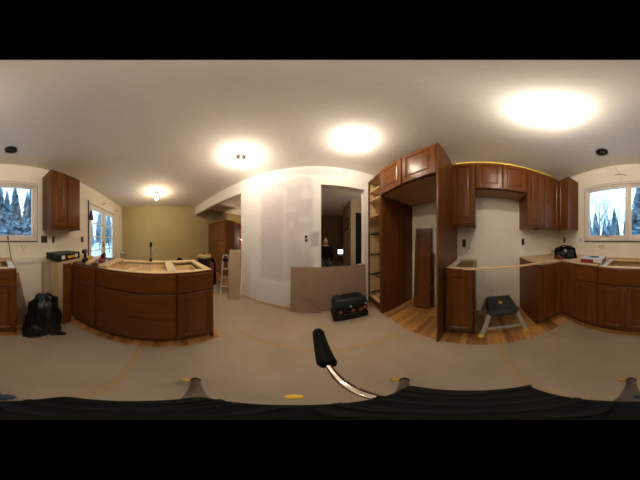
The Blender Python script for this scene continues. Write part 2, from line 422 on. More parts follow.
# glass door in the same wall
dr = bpy.data.objects.new('door_1', None); COL.objects.link(dr); dr.location = ((DX0 + DX1) / 2, YS, 0); struct(dr)
ox, oy, oz = dr.location
def ld(m, name, mat, bev=.003, parent=None):
    for p in m.v: p -= Vector((ox, oy, oz))
    return m.build(name, mat, parent or dr, bevel=bev)
m = MB()
m.box(DX0 - .05, DX0 + .025, YS - .12, YS + .012, 0, DZ1 + .05); m.box(DX1 - .025, DX1 + .05, YS - .12, YS + .012, 0, DZ1 + .05); m.box(DX0, DX1, YS - .12, YS + .012, DZ1 - .02, DZ1 + .05)
ld(m, 'door_frame', 'cream')
mid = (DX0 + DX1) / 2
for a, b in ((DX0 + .025, mid - .003), (mid + .003, DX1 - .025)):
    m = MB(); st = .10; zt = DZ1 - .025
    m.box(a, a + st, YS - .06, YS - .02, .02, zt); m.box(b - st, b, YS - .06, YS - .02, .02, zt)
    m.box(a + st, b - st, YS - .06, YS - .02, .02, .26); m.box(a + st, b - st, YS - .06, YS - .02, zt - .12, zt)
    for k in range(1, 5):
        zz = .26 + (zt - .12 - .26) * k / 5
        m.box(a + st, b - st, YS - .058, YS - .022, zz - .012, zz + .012)
    leaf = ld(m, 'door_leaf', 'white')
    ld(MB().box(a + st, b - st, YS - .043, YS - .037, .26, zt - .12), 'door_pane', 'glass', 0, leaf)
ld(MB().tube([(mid + .05, YS - .02, 1.02), (mid + .05, YS + .03, 1.02), (mid + .14, YS + .035, 1.02)], .009).box(mid + .03, mid + .07, YS - .02, YS - .012, .95, 1.12), 'door_handle', 'bronze', 0)
ld(MB().box(DX1 + .03, DX1 + .052, YS + .012, YS + .03, 0.0, 2.02), 'door_weather_strip', 'socket', 0)

# ledger board and upright cleat on the wall behind the missing dishwasher
struct(MB().box(-.72, -.17, YS, YS + .022, .81, .895).build('trim_2', 'white', bevel=.002))
struct(MB().box(-.72, -.685, YS, YS + .03, 0, .81).build('trim_3', 'pine', bevel=.002))

# ------------------------------------------------------------------ floor paper and tape
for i, (a, b, c, e, lb) in enumerate(((-.845, .88, -1.04, -.165, 'brown floor paper strip in front of the sink cabinet'),
                                      (-.845, .88, -.175, .79, 'brown floor paper strip under the tripod'),
                                      (-2.75, .88, .61, 1.56, 'brown floor paper strip along the mudded wall'))):
    m = MB(); n = 14; z = (.0015, .0027, .0015)[i]
    top = [(a + (b - a) * k / n, e + .006 * rnd.uniform(-1, 1)) for k in range(n + 1)]
    bot = [(a + (b - a) * k / n, c + .006 * rnd.uniform(-1, 1)) for k in range(n, -1, -1)]
    o = m.prism(bot[::-1] + top[::-1], z - .001, z).build('floor_paper', 'paper')
    tag(o, lb, 'floor paper', 'floor paper strips')
for y, x1, lb in ((-.17, -.845, 'long yellowed masking tape seam on the floor paper under the tripod'), (.79, -.845, 'long yellowed masking tape seam on the paper nearer the toolbox')):
    o = MB().box(x1, .88, y - .024, y + .024, .0042, .0047).build('masking_tape', 'tape'); tag(o, lb, 'tape', 'tape seams')

# ------------------------------------------------------------------ cabinets (local: x to the right as seen from the front, y into the cabinet, z up)
def fronts_on(root, fr, y=-.02):
    for kind, x0, x1, z0, z1 in fr:
        g = .0045
        if kind == 'door': MB().panel_front(x0 + g, x1 - g, z0 + g, z1 - g, y).build('door', 'cherry', root)
        elif kind == 'apron': MB().panel_front(x0 + g, x1 - g, z0 + g, z1 - g, y, flat=True).build('apron_front', 'cherry_h', root)
        else: MB().panel_front(x0 + g, x1 - g, z0 + g, z1 - g, y, flat=True).build('drawer_front', 'cherry_h', root)

def base_cab(label, loc, rot, w, fr, d=.58, h=.876, splits=(), mull=(), rail='maple', lend=False, rend=False, group='base cabinets', drawers=None, sidecap='maple'):
    root = thing('base_cabinet', label, 'cabinet', loc, rot, group)
    t = .018; k = .114
    b = MB(); b.box(0, t, .02, d, k, h - .0); b.box(w - t, w, .02, d, k, h); b.box(t, w - t, .02, d, k, k + t); b.box(t, w - t, d - t, d, k + t, h)
    b.box(t, w - t, d - .09, d - t, h - .02, h - .001)
    b.build('body', 'maple_v', root)
    MB().box(t, w - t, .02, .085, h - .02, h - .001).build('stretcher', rail, root)
    c = MB(); c.box(0, .085, .02, d - .02, h, h + .0015) if sidecap == 'laminate' else None
    f = MB(); s = .038
    f.box(0, s, 0, .02, k, h); f.box(w - s, w, 0, .02, k, h); f.box(s, w - s, 0, .02, h - s, h); f.box(s, w - s, 0, .02, k, k + s)
    for z in splits: f.box(s, w - s, 0, .02, z - s / 2, z + s / 2)
    for x in mull: f.box(x - s / 2, x + s / 2, 0, .02, k + s, h - s)
    f.build('face_frame', 'cherry', root)
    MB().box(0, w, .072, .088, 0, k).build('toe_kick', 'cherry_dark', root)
    if lend: MB().box(-.006, 0, 0, d, .0, h).build('end_panel', 'cherry', root)
    if rend: MB().box(w, w + .006, 0, d, .0, h).build('end_panel', 'cherry', root)
    fronts_on(root, fr)
    return root

M['underside'] = wood('stained_underside', (.32, .17, .075), (.40, .23, .11), 'x', .5)
def wall_cab(label, loc, rot, w, h, fr, d=.30, rail=True, name='wall_cabinet', group='wall cabinets'):
    root = thing(name, label, 'cabinet', loc, rot, group)
    t = .018
    b = MB(); b.box(0, t, .02, d, 0, h); b.box(w - t, w, .02, d, 0, h); b.box(t, w - t, .02, d, .012, .03); b.box(t, w - t, .02, d, h - t, h); b.box(t, w - t, d - .01, d, .03, h - t)
    b.build('body', 'cherry', root)
    f = MB(); s = .035; f.box(0, s, 0, .02, 0, h); f.box(w - s, w, 0, .02, 0, h); f.box(s, w - s, 0, .02, h - s, h); f.box(s, w - s, 0, .02, 0, s)
    f.build('face_frame', 'cherry', root)
    MB().box(.0, w, .022, d, -.003, 0).build('bottom_panel', M['underside'], root)
    if rail:
        MB().box(-.004, w + .004, -.022, .03, -.022, 0).box(-.004, .022, .03, d, -.022, 0).box(w - .022, w + .004, .03, d, -.022, 0).build('light_rail', 'cherry_h', root, bevel=.004)
    fronts_on(root, fr)
    return root

E_, S_, W_ = -math.pi / 2, math.pi, math.pi / 2
K, HT = .114, .876
XF = 1.005                     # face-frame plane of the range-wall base cabinets (door faces 20 mm nearer)
YF = -1.04                     # same for the window wall
PF = -.88                      # and for the peninsula
DE = XE - XF - .004; DS = YF - YS - .004
# range wall: narrow base, uppers
nb = base_cab('narrow one-door base cabinet with open top right of the tall end panel', (XF, .355, 0), E_, .297, [('door', .004, .293, K + .004, .868)], d=DE, rend=False)
MB().box(.291, .297, 0, DE, 0, HT).build('end_panel', 'cherry', nb)
MB().box(.018, .075, .09, DE - .1, HT - .02, HT + .002).build('side_cleat', 'laminate', nb)
UZ, UH = 1.327, .871
wall_cab('tall narrow one-door wall cabinet beside the tall end panel', (1.325, .385, UZ), E_, .322, UH, [('door', .003, .319, .003, UH - .003)], d=XE - 1.325 - .004)
wall_cab('short two-door wall cabinet above the empty range gap', (1.325, .060, 1.775), E_, .715, UZ + UH - 1.775, [('door', .003, .356, .003, .420), ('door', .359, .712, .003, .420)], d=XE - 1.325 - .004, rail=False)
wall_cab('tall one-door wall cabinet just right of the range gap', (1.325, -.657, UZ), E_, .300, UH, [('door', .003, .297, .003, UH - .003)], d=XE - 1.325 - .004)
# corner upper: L-shaped, doors at right angles
root = thing('corner_wall_cabinet', 'L-shaped two-door corner wall cabinet between range wall and window', 'cabinet', (1.325, -.959, UZ), E_, 'wall cabinets')
YU = -1.305
lx = .959 * -1 - YU            # run along the range wall to the inside corner
pl = [(0, .02), (0, XE - 1.325 - .004), (lx + (YU - YS) - .004, XE - 1.325 - .004), (lx + (YU - YS) - .004, -.225), (lx + .02, -.225), (lx + .02, .02)]
MB().prism(pl, 0, UH).build('body', 'cherry', root)
MB().box(0, lx, 0, .02, 0, UH).box(lx, lx + .02, -.225, .02, 0, UH).build('face_frame', 'cherry', root)
MB().panel_front(.003, lx - .022, .003, UH - .003, -.02, st=.05).build('door', 'cherry', root)
q = MB().panel_front(.003, .222 - .0, .003, UH - .003, -.02, st=.045)
for p in q.v:
    x, y, z = p; p.x = lx + y; p.y = -x - .002
q.build('door', 'cherry', root)
MB().prism([(0, -.022), (0, .03), (lx + .03, .03), (lx + .03, -.229), (lx - .022, -.229), (lx - .022, -.022)], -.022, 0).box(lx + .03, lx + (YU - YS) - .006, -.229, -.205, -.022, 0).build('light_rail', 'cherry_h', root, bevel=.004)
# yellow strip lying along the tops of the range-wall uppers
o = MB()
for a, b in ((.33, .02), (.015, -.28), (-.285, -.62), (-.63, -1.16)): o.box(1.335, 1.40, b, a, UZ + UH, UZ + UH + .036)
struct(o.build('trim_4', plain('yellow_strip', (.85, .58, .06), .6), bevel=.003))

# corner base cabinet (L), drawer base, sink base
root = thing('corner_base_cabinet', 'L-shaped two-door corner base cabinet under the plywood top', 'cabinet', (XF, -.667, 0), E_, 'base cabinets')
lx = -.667 - YF
xs = lx + (YF - YS) - .004
yy = -(XF - .757)
pl = [(0, .02), (0, DE), (xs, DE), (xs, yy), (lx + .02, yy), (lx + .02, .02)]
MB().prism(pl, K, HT).build('body', 'maple_v', root)
MB().box(-.006, 0, 0, DE, K, HT).box(-.006, 0, .075, DE, 0, K).build('end_panel', 'cherry', root)
MB().box(0, lx, 0, .02, K, HT).box(lx, lx + .02, yy, .02, K, HT).build('face_frame', 'cherry', root)
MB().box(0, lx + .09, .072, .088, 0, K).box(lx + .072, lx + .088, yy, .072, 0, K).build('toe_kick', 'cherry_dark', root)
MB().panel_front(.003, lx - .022, K + .003, HT - .006, -.02, st=.055).build('door', 'cherry', root)
q = MB().panel_front(.003, -yy - .003, K + .003, HT - .006, -.02, st=.05)
for p in q.v:
    x, y, z = p; p.x = lx + y; p.y = -x - .002
q.build('door', 'cherry', root)
X0 = .757; X1 = .456; X2 = -.165
base_cab('base cabinet with one drawer over one door, left of the sink cabinet', (X0, YF, 0), S_, X0 - X1, [('drawer', .003, X0 - X1 - .003, .703, .868), ('door', .003, X0 - X1 - .003, K + .004, .697)], d=DS, splits=(.70,))
w_ = X1 - X2
sk = base_cab('farmhouse sink base cabinet with apron front and two doors below the window', (X1, YF, 0), S_, w_, [('apron', .0, w_, .703, .876), ('door', .003, w_ / 2 - .002, K + .004, .697), ('door', w_ / 2 + .002, w_ - .003, K + .004, .697)], d=DS, splits=(.70,), rend=True)
for a, b in ((0, .030), (.045, .075), (w_ - .075, w_ - .012)): MB().box(a, b, .02, DS - .06, HT, HT + .006).build('side_cap', 'laminate', sk)
MB().box(.018, w_ - .018, .30, .32, K + .018, HT - .10).build('inner_back', 'maple', sk)
# plywood worktop over the corner
o = MB().prism([(XF - .012, -.672), (XE - .004, -.672), (XE - .004, YS + .004), (.462, YS + .004), (.462, YF + .012), (XF - .012, YF + .012)], HT + .001, HT + .017).build('plywood_worktop', 'ply', bevel=.001)
tag(o, 'L-shaped raw plywood sheet on the corner base cabinets', 'worktop')
# raised back ledge of the open sink cabinet
o = MB().box(-.16, .448, YS + .004, YS + .05, HT + .001, HT + .02).build('sink_back_board', 'ply', bevel=.001); tag(o, 'narrow plywood board along wall behind the open sink cabinet', 'board')

# peninsula (faces +X, local x runs north)
PY = [-1.02, -.63, .145, .503]
DP = .60
w_ = PY[1] - PY[0]
base_cab('peninsula base cabinet with drawer and door next to the bin bag', (PF, PY[0], 0), W_, w_, [('drawer', .003, w_ - .003, .703, .868), ('door', .003, w_ - .003, K + .004, .697)], d=DP, splits=(.70,), group='peninsula cabinets')
w_ = PY[2] - PY[1]
dc = base_cab('wide peninsula cabinet of three drawers with open top', (PF, PY[1], 0), W_, w_, [('drawer', .003, w_ - .003, .703, .868), ('drawer', .003, w_ - .003, .418, .697), ('drawer', .003, w_ - .003, K + .004, .412)], d=DP, splits=(.70, .415), group='peninsula cabinets')
m = MB(); m.box(.05, w_ - .05, .09, .52, .785, .795); m.box(.05, .062, .09, .52, .795, .845); m.box(w_ - .062, w_ - .05, .09, .52, .795, .845); m.box(.062, w_ - .062, .508, .52, .795, .845); m.box(.062, w_ - .062, .09, .102, .795, .845)
for x in (.20, .36, .52): m.box(x, x + .012, .102, .508, .795, .84)
dd = m.build('drawer_box', 'maple', dc)
for a in (.03, w_ - .05): MB().box(a, a + .02, .04, .50, .75, .775).build('drawer_slide', 'steel', dc)
for a, b in ((0, .075), (w_ - .075, w_ - .014)): MB().box(a, b, .086, DP - .09, HT - .02, HT + .001).build('side_rail', 'maple', dc)
w0_ = w_; w_ = PY[3] - PY[2]
ec = base_cab('peninsula end cabinet with one drawer over one door and open top', (PF, PY[2], 0), W_, w_, [('drawer', .003, w_ - .003, .703, .868), ('door', .003, w_ - .003, K + .004, .697)], d=DP, splits=(.70,), rend=True, group='peninsula cabinets')
MB().box(0, .012, .02, DP, HT, HT + .002).build('side_cap', 'laminate', ec)
MB().box(w0_ - .012, w0_, .02, DP, HT, HT + .002).build('side_cap', 'laminate', dc)
m = MB(); m.box(.03, w_ - .075, .09, .50, .765, .775); m.box(.03, .042, .09, .50, .775, .83); m.box(w_ - .087, w_ - .075, .09, .50, .775, .83); m.box(.042, w_ - .087, .488, .50, .775, .83)
m.build('drawer_box', 'maple', ec)
MB().box(w_ - .065, w_ - .005, .086, DP - .02, HT - .02, HT + .001).build('side_rail', 'maple', ec)
# blind corner unit between peninsula and window wall
root = thing('blind_corner_cabinet', 'blind corner base cabinet with bare tan side behind the bin bag', 'cabinet', (-.74, -1.02, 0), 0, 'peninsula cabinets')
MB().box(-.72, 0, -.36, -.02, .0, HT - .002).build('body', 'maple_v', root)
MB().box(-.115, .003, -.02, .0, .0, HT - .002).build('filler_panel', 'cherry', root)
MB().box(-.72, -.0, -.36, -.02, HT - .002, HT + .006).build('top_board', 'ply', root)

# wall cabinet left of the window
wall_cab('two-door wall cabinet hung between the window and the glass door', (-.705, -1.295, UZ - .01), S_, .578, UH, [('door', .003, .287, .003, UH - .003), ('door', .291, .575, .003, UH - .003)], d=-1.295 - YS - .004)

# ------------------------------------------------------------------ fridge surround and pantry
FX = .87
o = MB().box(.845, XE - .004, .366, .386, 0, 2.20).build('tall_end_panel', 'cherry', bevel=.001)
tag(o, 'tall full-height wooden end panel right of the empty fridge bay', 'panel')
root = thing('bridge_cabinet', 'two-door cabinet bridging the empty fridge bay below the ceiling', 'cabinet', (FX, 1.265, 1.765), E_)
bw = 1.265 - .388; bh = 2.198 - 1.765; bd = XE - FX - .004
m = MB(); m.box(0, .018, .02, bd, 0, bh); m.box(bw - .018, bw, .02, bd, 0, bh); m.box(.018, bw - .018, .02, bd, 0, .018); m.box(.018, bw - .018, .02, bd, bh - .018, bh); m.box(.018, bw - .018, bd - .012, bd, .018, bh - .018)
m.build('body', 'cherry', root)
MB().box(0, bw, .022, bd, -.003, 0).build('bottom_panel', M['underside'], root)
MB().box(0, .035, 0, .02, 0, bh).box(bw - .035, bw, 0, .02, 0, bh).box(.035, bw - .035, 0, .02, bh - .035, bh).box(.035, bw - .035, 0, .02, 0, .035).box(bw / 2 - .02, bw / 2 + .02, 0, .02, .035, bh - .035).build('face_frame', 'cherry', root)
fronts_on(root, [('door', .004, bw / 2 - .004, .004, bh - .004), ('door', bw / 2 + .004, bw - .004, .004, bh - .004)])
# pantry, doors off
root = thing('pantry_cabinet', 'tall doorless pantry cabinet with open shelves and wire slides', 'cabinet', (FX, 1.70, 0), E_)
pw = 1.70 - 1.268; pd = bd
m = MB(); m.box(0, .018, .02, pd, K, 2.198); m.box(pw - .018, pw, .02, pd, K, 2.198); m.box(.018, pw - .018, .02, pd, 2.18, 2.198); m.box(.018, pw - .018, .02, pd, K, K + .018); m.box(.018, pw - .018, pd - .01, pd, K + .018, 2.18)
m.build('body', 'maple_v', root)
MB().box(pw, pw + .003, 0, pd - .0, .0, 1.764).build('side_panel', 'cherry', root)
s = .04
m = MB(); m.box(0, s, 0, .02, 0, 2.198); m.box(pw - s, pw, 0, .02, 0, 2.198); m.box(s, pw - s, 0, .02, 2.155, 2.198); m.box(s, pw - s, 0, .02, K, K + s); m.box(s, pw - s, 0, .02, 1.44, 1.50)
m.build('face_frame', 'cherry', root)
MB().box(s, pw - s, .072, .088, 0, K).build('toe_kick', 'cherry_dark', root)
for z in (1.97, 1.795): MB().box(.018, pw - .018, .021, pd - .02, z - .009, z + .009).build('shelf', 'maple', root)
MB().box(.018, pw - .018, .021, pd - .02, 1.46, 1.48).build('shelf', 'maple', root)
for z in (1.24, .90, .56, .22):
    m = MB()
    for x in (.045, pw - .045): m.box(x - .006, x + .006, .03, pd - .04, z - .012, z + .012)
    for y in (.03, .06): m.tube([(.045, y, z + .02), (pw - .045, y, z + .02)], .004, 6)
    for k in range(0, 7, 2): m.tube([(.06 + k * (pw - .12) / 6, .05, z + .02), (.06 + k * (pw - .12) / 6, pd - .06, z + .02)], .0022, 5)
    m.build('wire_slide', 'bronze', root)
for z in (1.90, 1.55, 1.32, .98, .64, .30): MB().ball((.015, -.004, z), .009, .007, .012, 8, 6).build('hinge_plate', 'steel', root)

# pantry doors leaning in the fridge bay
def leaning_door(label, p, w, h, rz, lean, handle):
    root = thing('cabinet_door', label, 'door', p, rz, 'loose pantry doors')
    root.rotation_euler = Euler((-lean, 0, rz))
    MB().panel_front(0, w, 0, h, 0).build('panel', 'cherry', root)
    if handle: MB().tube([(w - .03, -.001, h * .40), (w - .03, -.014, h * .40)], .011, 10).build('bumper', 'laminate', root)
leaning_door('longer loose cabinet door leaning on wall in the fridge bay', (1.372, 1.06, .004), .295, 1.33, R(-75), R(5.2), False)
leaning_door('shorter loose cabinet door half hidden behind the longer one', (1.50, 1.02, .004), .265, .93, R(-81), R(2.2), True)

# ------------------------------------------------------------------ ceiling lamps
def can(x, y, lb, bulb, group, hang=.17, bm_='bulb'):
    root = thing('recessed_light', lb, 'light', (x, y, CEIL), 0, group)
    m = MB().lathe([(.078, -.004), (.080, -.001), (.078, .0), (.060, .0), (.058, -.004)], n=28, capends=False)
    m.build('rim', 'bronze', root)
    MB().lathe([(.060, -.001), (.058, .10), (.03, .12)], n=24).build('can', 'bronze', root)
    if bulb:
        MB().tube([(0, 0, .10), (.006, 0, .06), (0, 0, -hang + .055)], .004, 6).build('cord', 'white', root)
        MB().lathe([(.013, -hang + .03), (.015, -hang + .06), (.009, -hang + .068)], n=12).build('socket', 'bronze', root)
        MB().ball((0, 0, -hang), .028, .028, .036, 12, 8).build('bulb', bm_, root)
    else:
        MB().lathe([(.018, .055), (.02, .095)], n=12).ball((.012, 0, .06), .014, n=8, m=6).build('socket', 'bronze', root)
can(-.985, 1.005, 'lit bulb hanging from a dark ceiling can before the mudded wall', True, 'hanging bulbs', .085)
can(-2.80, -.10, 'lit bulb hanging from a dark ceiling can near the mustard wall', True, 'hanging bulbs', .19, 'bulb_dim')
can(.472, -1.20, 'empty dark ceiling can with white wire left of the window mullion', False, 'empty ceiling cans')
can(-.135, -1.235, 'empty dark ceiling can nearer the two-door wall cabinet by the window', False, 'empty ceiling cans')
M['bulb_soft'] = glow('lit_soft_bulb', (1, .88, .72), 195)
def holder(x, y, lb, arm, drop=.056):
    root = thing('ceiling_lampholder', lb, 'light', (x, y, CEIL), 0, 'bare lampholders')
    MB().lathe([(.0, -.014), (.030, -.014), (.050, -.010), (.056, 0), (0, 0)], n=24, capends=False).build('base', 'porcelain', root)
    MB().tube([(.03, 0, -.008), (arm[0] * .5, arm[1] * .5, -.035), (arm[0], arm[1], -.03)], .006, 8).build('bracket_arm', 'steel', root)
    MB().ball((0, 0, -drop), .028, .028, .036, 12, 8).build('bulb', 'bulb_soft', root)
holder(.352, 1.00, 'lit white lampholder with bare bulb in front of the opening', (.05, .03))
holder(.470, -.375, 'lit white lampholder with bare bulb overhead near the range', (.09, -.05))

root = thing('hall_fill_light', 'dim added fill light on the hallway ceiling just past the opening', 'light', (.70, 2.05, CEIL))  # unseen lamp added to brighten the dark hall
MB().lathe([(.07, 0), (.075, -.012), (.06, -.02)], n=20).build('base', 'bronze', root)
MB().ball((0, 0, -.03), .045, .045, .03, 12, 8).build('diffuser', glow('hall_fill_glow', (1, .74, .48), 170), root)

M['rib'] = plain('worn_rubber_rib', (.0055, .006, .005), .8, var=.3, spec=.08)
# ------------------------------------------------------------------ tripod below the lens
root = thing('tripod', 'grey tripod with black ribbed head plate and chrome pan handle on floor paper', 'tripod', (0, 0, .0055))
zc = H - .0055
m = MB()
PL = [(.046, .038), (.053, -.027), (-.024, -.033), (-.037, .016)]
m.prism(PL, zc - .205, zc - .185)
hp = m.build('head_plate', 'rubber', root, bevel=.004)
m = MB()
for k in range(8):
    t = (k + .5) / 8
    a = Vector(PL[3]).lerp(Vector(PL[0]), t); b = Vector(PL[2]).lerp(Vector(PL[1]), t)
    a, b = a.lerp(b, .04), b.lerp(a, .04)
    m.beam((*a, zc - .1835), (*b, zc - .1835), .0035, .004)
m.build('rubber_rib', M['rib'], hp)
for u in (.12, .5, .88):
    a = Vector(PL[3]).lerp(Vector(PL[0]), u); b = Vector(PL[2]).lerp(Vector(PL[1]), min(1, u + .08)); MB().beam((*b, zc - .1825), (*a, zc - .1825), .0028, .003).build('cross_rib', M['rib'], hp)
for p, q in ((0, 1), (1, 2), (2, 3), (3, 0)):
    pass
MB().box(-.018, .022, -.018, .018, zc - .29, zc - .205).tube([(-.03, 0, zc - .25), (.034, 0, zc - .25)], .014, 14).build('tilt_head', 'tripod', root, bevel=.003)
MB().tube([(.0, 0, zc - .52), (0, 0, zc - .27)], .014, 14).build('center_column', 'steel', root)
MB().lathe([(.02, zc - .50), (.036, zc - .49), (.036, zc - .44), (.022, zc - .42)], n=20).build('shoulder', 'black', root)
MB().ball((-.0105, .0405, zc - .205), .0045, .0045, .004, 12, 8).build('level_knob', 'yellowp', root)
MB().lathe([(.004, zc - .222), (.005, zc - .212)], c=(-.002, -.043, 0), n=14).build('tilt_knob', 'blue', root)
P0 = Vector((.021, .038, zc - .205)); G1 = Vector((.009, .115, zc - .2215)); G2 = Vector((-.0048, .255, zc - .262))
ph = MB().tube([Vector((.024, .016, zc - .215)), P0, P0.lerp(G1, .5), G1, G1.lerp(G2, .2)], .0045, 12).build('pan_handle', 'chrome', root)
m = MB(); dgr = (G2 - G1); n = 28
prof = [(0, .006), (.0, .0105), (.04, .0128), (.5, .0135), (.93, .0145), (1.0, .012), (1.0, .004)]
ax = dgr.normalized(); a = ax.orthogonal().normalized(); b = ax.cross(a)
vs = []
for t, r in prof:
    for j in range(n):
        an = 2 * math.pi * j / n; rr = r * (1 - (.09 if j % 4 == 0 else 0))
        vs.append(G1 + dgr * t + (a * math.cos(an) + b * math.sin(an)) * rr)
fs = [(i * n + j, i * n + (j + 1) % n, (i + 1) * n + (j + 1) % n, (i + 1) * n + j) for i in range(len(prof) - 1) for j in range(n)]
fs += [tuple(reversed(range(n))), tuple((len(prof) - 1) * n + j for j in range(n))]
m.add(vs, fs, False).build('grip', 'rubber', ph)
for az in (-70.0, 47.5, 175.0):
    dx, dy = math.sin(R(az)), math.cos(R(az))
    def at(r, z): return Vector((dx * r, dy * r, zc + z))
    lg = MB().tube([at(.026, -.455), at(.10, -.60), at(.395, -1.085)], [.017, .0175, .015], 14).build('leg', 'tripod', root)
    MB().tube([at(.386, -1.070), at(.398, -1.090)], .021, 14).build('clamp', 'black', lg)
    MB().tube([at(.395, -1.085), at(.423, -1.128)], [.010, .010], 12).tube([at(.416, -1.118), Vector((dx * .428, dy * .428, 0.001))], [.014, .015], 12).build('foot', 'rubber', lg)
    sd = Vector((dy, -dx, 0))
    MB().beam(at(.393, -1.083) - sd * .018, at(.393, -1.083) - sd * .052 + Vector((0, 0, .012)), .022, .016).build('flip_lever', 'yellowp', lg, bevel=.002)

# ------------------------------------------------------------------ step stool in the range gap
root = thing('step_stool', 'plastic step stool with black top and grey legs in the range gap', 'stool', (1.275, -.26, 0), 0)
sh = .36; hw, hd = .165, .185       # along y, along x
m = MB()
def ringr(hx, hy, z, r=.03, n=5):
    out = []
    for cx, cy, a0 in ((hx - r, hy - r, 0), (-hx + r, hy - r, 90), (-hx + r, -hy + r, 180), (hx - r, -hy + r, 270)):
        for k in range(n): t = R(a0 + 90 * k / (n - 1)); out.append((cx + r * math.cos(t), cy + r * math.sin(t), z))
    return out
L = [ringr(hd + .018, hw + .018, sh - .065), ringr(hd + .012, hw + .012, sh - .03), ringr(hd, hw, sh - .004), ringr(hd - .012, hw - .012, sh), ringr(hd - .03, hw - .03, sh - .004)]
vs = sum(L, []); n = len(L[0])
fs = [(i * n + j, i * n + (j + 1) % n, (i + 1) * n + (j + 1) % n, (i + 1) * n + j) for i in range(len(L) - 1) for j in range(n)] + [tuple((len(L) - 1) * n + j for j in range(n)), tuple(reversed(range(n)))]
st_top = m.add(vs, fs).build('top', 'speckle', root)
MB().box(-.03, .03, -.022, .022, sh - .003, sh + .002).build('badge', 'yellowp', st_top, bevel=.006)
tp = {}
for sx in (-1, 1):
    for sy in (-1, 1):
        a = Vector((sx * (hd - .005), sy * (hw - .005), sh - .05)); b = Vector((sx * (hd + .055), sy * (hw + .075), .03)); tp[sx, sy] = (a, b)
        lg = MB().beam(a, b, .045, .04, up=(sx, 0, 0), w2=.052, h2=.045).build('leg', 'grey', root, bevel=.005)
        MB().lathe([(.036, 0), (.036, .012), (.030, .034), (.02, .04)], c=(b.x + sx * .004, b.y + sy * .006, 0), n=16).build('foot', 'yellowp', lg)
for sx in (-1, 1):
    p = tp[sx, -1][0].lerp(tp[sx, -1][1], .70); q = tp[sx, 1][0].lerp(tp[sx, 1][1], .70)
    MB().beam(p, q, .018, .042).build('crossbar', 'grey', root, bevel=.004)
for sy in (-1, 1):
    p = tp[-1, sy][0].lerp(tp[-1, sy][1], .55); q = tp[1, sy][0].lerp(tp[1, sy][1], .55)
    MB().beam(p, q, .018, .042).build('crossbar', 'grey', root, bevel=.004)

# thin wood strip bridging the range gap
o = MB().beam((.996, .165, HT + .0095), (1.0, -.75, HT + .0285), .030, .016).build('wood_strip', 'pine', bevel=.001)
tag(o, 'long thin raw wood strip laid across the empty range gap', 'wood strip')

# ------------------------------------------------------------------ toolbox
root = thing('toolbox', 'black toolbox with orange latches standing before the brown cardboard', 'toolbox', (.425, 1.435, .0045), R(2))
bw, bd_ = .255, .125
m = MB(); m.hexa([(-bw, -bd_, 0), (bw, -bd_, 0), (bw, bd_, 0), (-bw, bd_, 0), (-bw * .99, -bd_ * .98, .10), (bw * .99, -bd_ * .98, .10), (bw * .99, bd_ * .98, .10), (-bw * .99, bd_ * .98, .10)])
m.build('lower_tray', 'black', root, bevel=.012)
m = MB(); m.hexa([(-bw * .93, -bd_ * .86, .10), (bw * .93, -bd_ * .86, .10), (bw * .93, bd_ * .9, .10), (-bw * .93, bd_ * .9, .10), (-bw * .96, -bd_ * .95, .245), (bw * .96, -bd_ * .95, .245), (bw * .96, bd_ * .95, .245), (-bw * .96, bd_ * .95, .245)])
m.build('body', 'black', root, bevel=.008)
m = MB(); m.hexa([(-bw * 1.0, -bd_ * 1.0, .245), (bw * 1.0, -bd_ * 1.0, .245), (bw * 1.0, bd_ * 1.0, .245), (-bw * 1.0, bd_ * 1.0, .245), (-bw * .86, -bd_ * .72, .335), (bw * .86, -bd_ * .72, .335), (bw * .86, bd_ * .8, .335), (-bw * .86, bd_ * .8, .335)])
ld_ = m.build('lid', 'charcoal', root, bevel=.012)
MB().box(-.17, .17, -.05, .05, .335, .345).build('lid_ridge', 'black', ld_, bevel=.004)
MB().tube([(-.11, 0, .335), (-.11, 0, .372), (-.095, 0, .384), (.095, 0, .384), (.11, 0, .372), (.11, 0, .335)], .012, 10).build('handle', 'charcoal', root)
for x in (-.16, .02, .13): MB().box(x - .022, x + .022, -bd_ * 1.02 - .002, -bd_ * .88, .13, .175).build('latch', 'orange', root, bevel=.004)
MB().box(bw * .96 - .08, bw * .96 + .0, -bd_ * 1.0, -bd_ * .86, .15, .2).build('corner_bumper', 'orange', root, bevel=.004)
for x in (-.02, .205): MB().lathe([(.0, 0), (.014, 0), (.014, .006), (0, .006)], n=12, capends=False).build('hasp', 'laminate', root).location = (x, -bd_ * 1.0, .24)

# ------------------------------------------------------------------ cardboard / wallboard sheets
def leaning_sheet(name, label, cat, p0, p1, h, lean, t, mat, group=None, cut=None):
    """p0->p1 foot line as seen left to right, leans away from the viewer's side (left normal of p0->p1)"""
    a, b = Vector((*p0, 0)), Vector((*p1, 0)); ux = (b - a).normalized(); nn = Vector((-ux.y, ux.x, 0)); L_ = (b - a).length
    up = (Vector((0, 0, 1)) * math.cos(lean) + nn * math.sin(lean)); fr = -(nn * math.cos(lean) - Vector((0, 0, 1)) * math.sin(lean))
    poly = cut or [(0, 0), (L_, 0), (L_, h), (0, h)]
    m = MB(); k = len(poly)
    pts = [a + ux * x + up * z for x, z in poly]
    m.add(pts + [p - fr * t for p in pts], [tuple(range(k)), tuple(reversed(range(k, 2 * k)))] + [(i, k + i, k + (i + 1) % k, (i + 1) % k) for i in range(k)])
    lo = min(p.z for p in m.v)
    for p in m.v: p.z += .0048 - lo
    return tag(m.build(name, mat), label, cat, group)
leaning_sheet('cardboard_sheet', 'wide brown cardboard sheet leaning across the bottom of the opening', 'sheet', (-.47, ny(-.47) - .085), (.80, ny(.80) - .085), .745, R(4.5), .012, 'card')
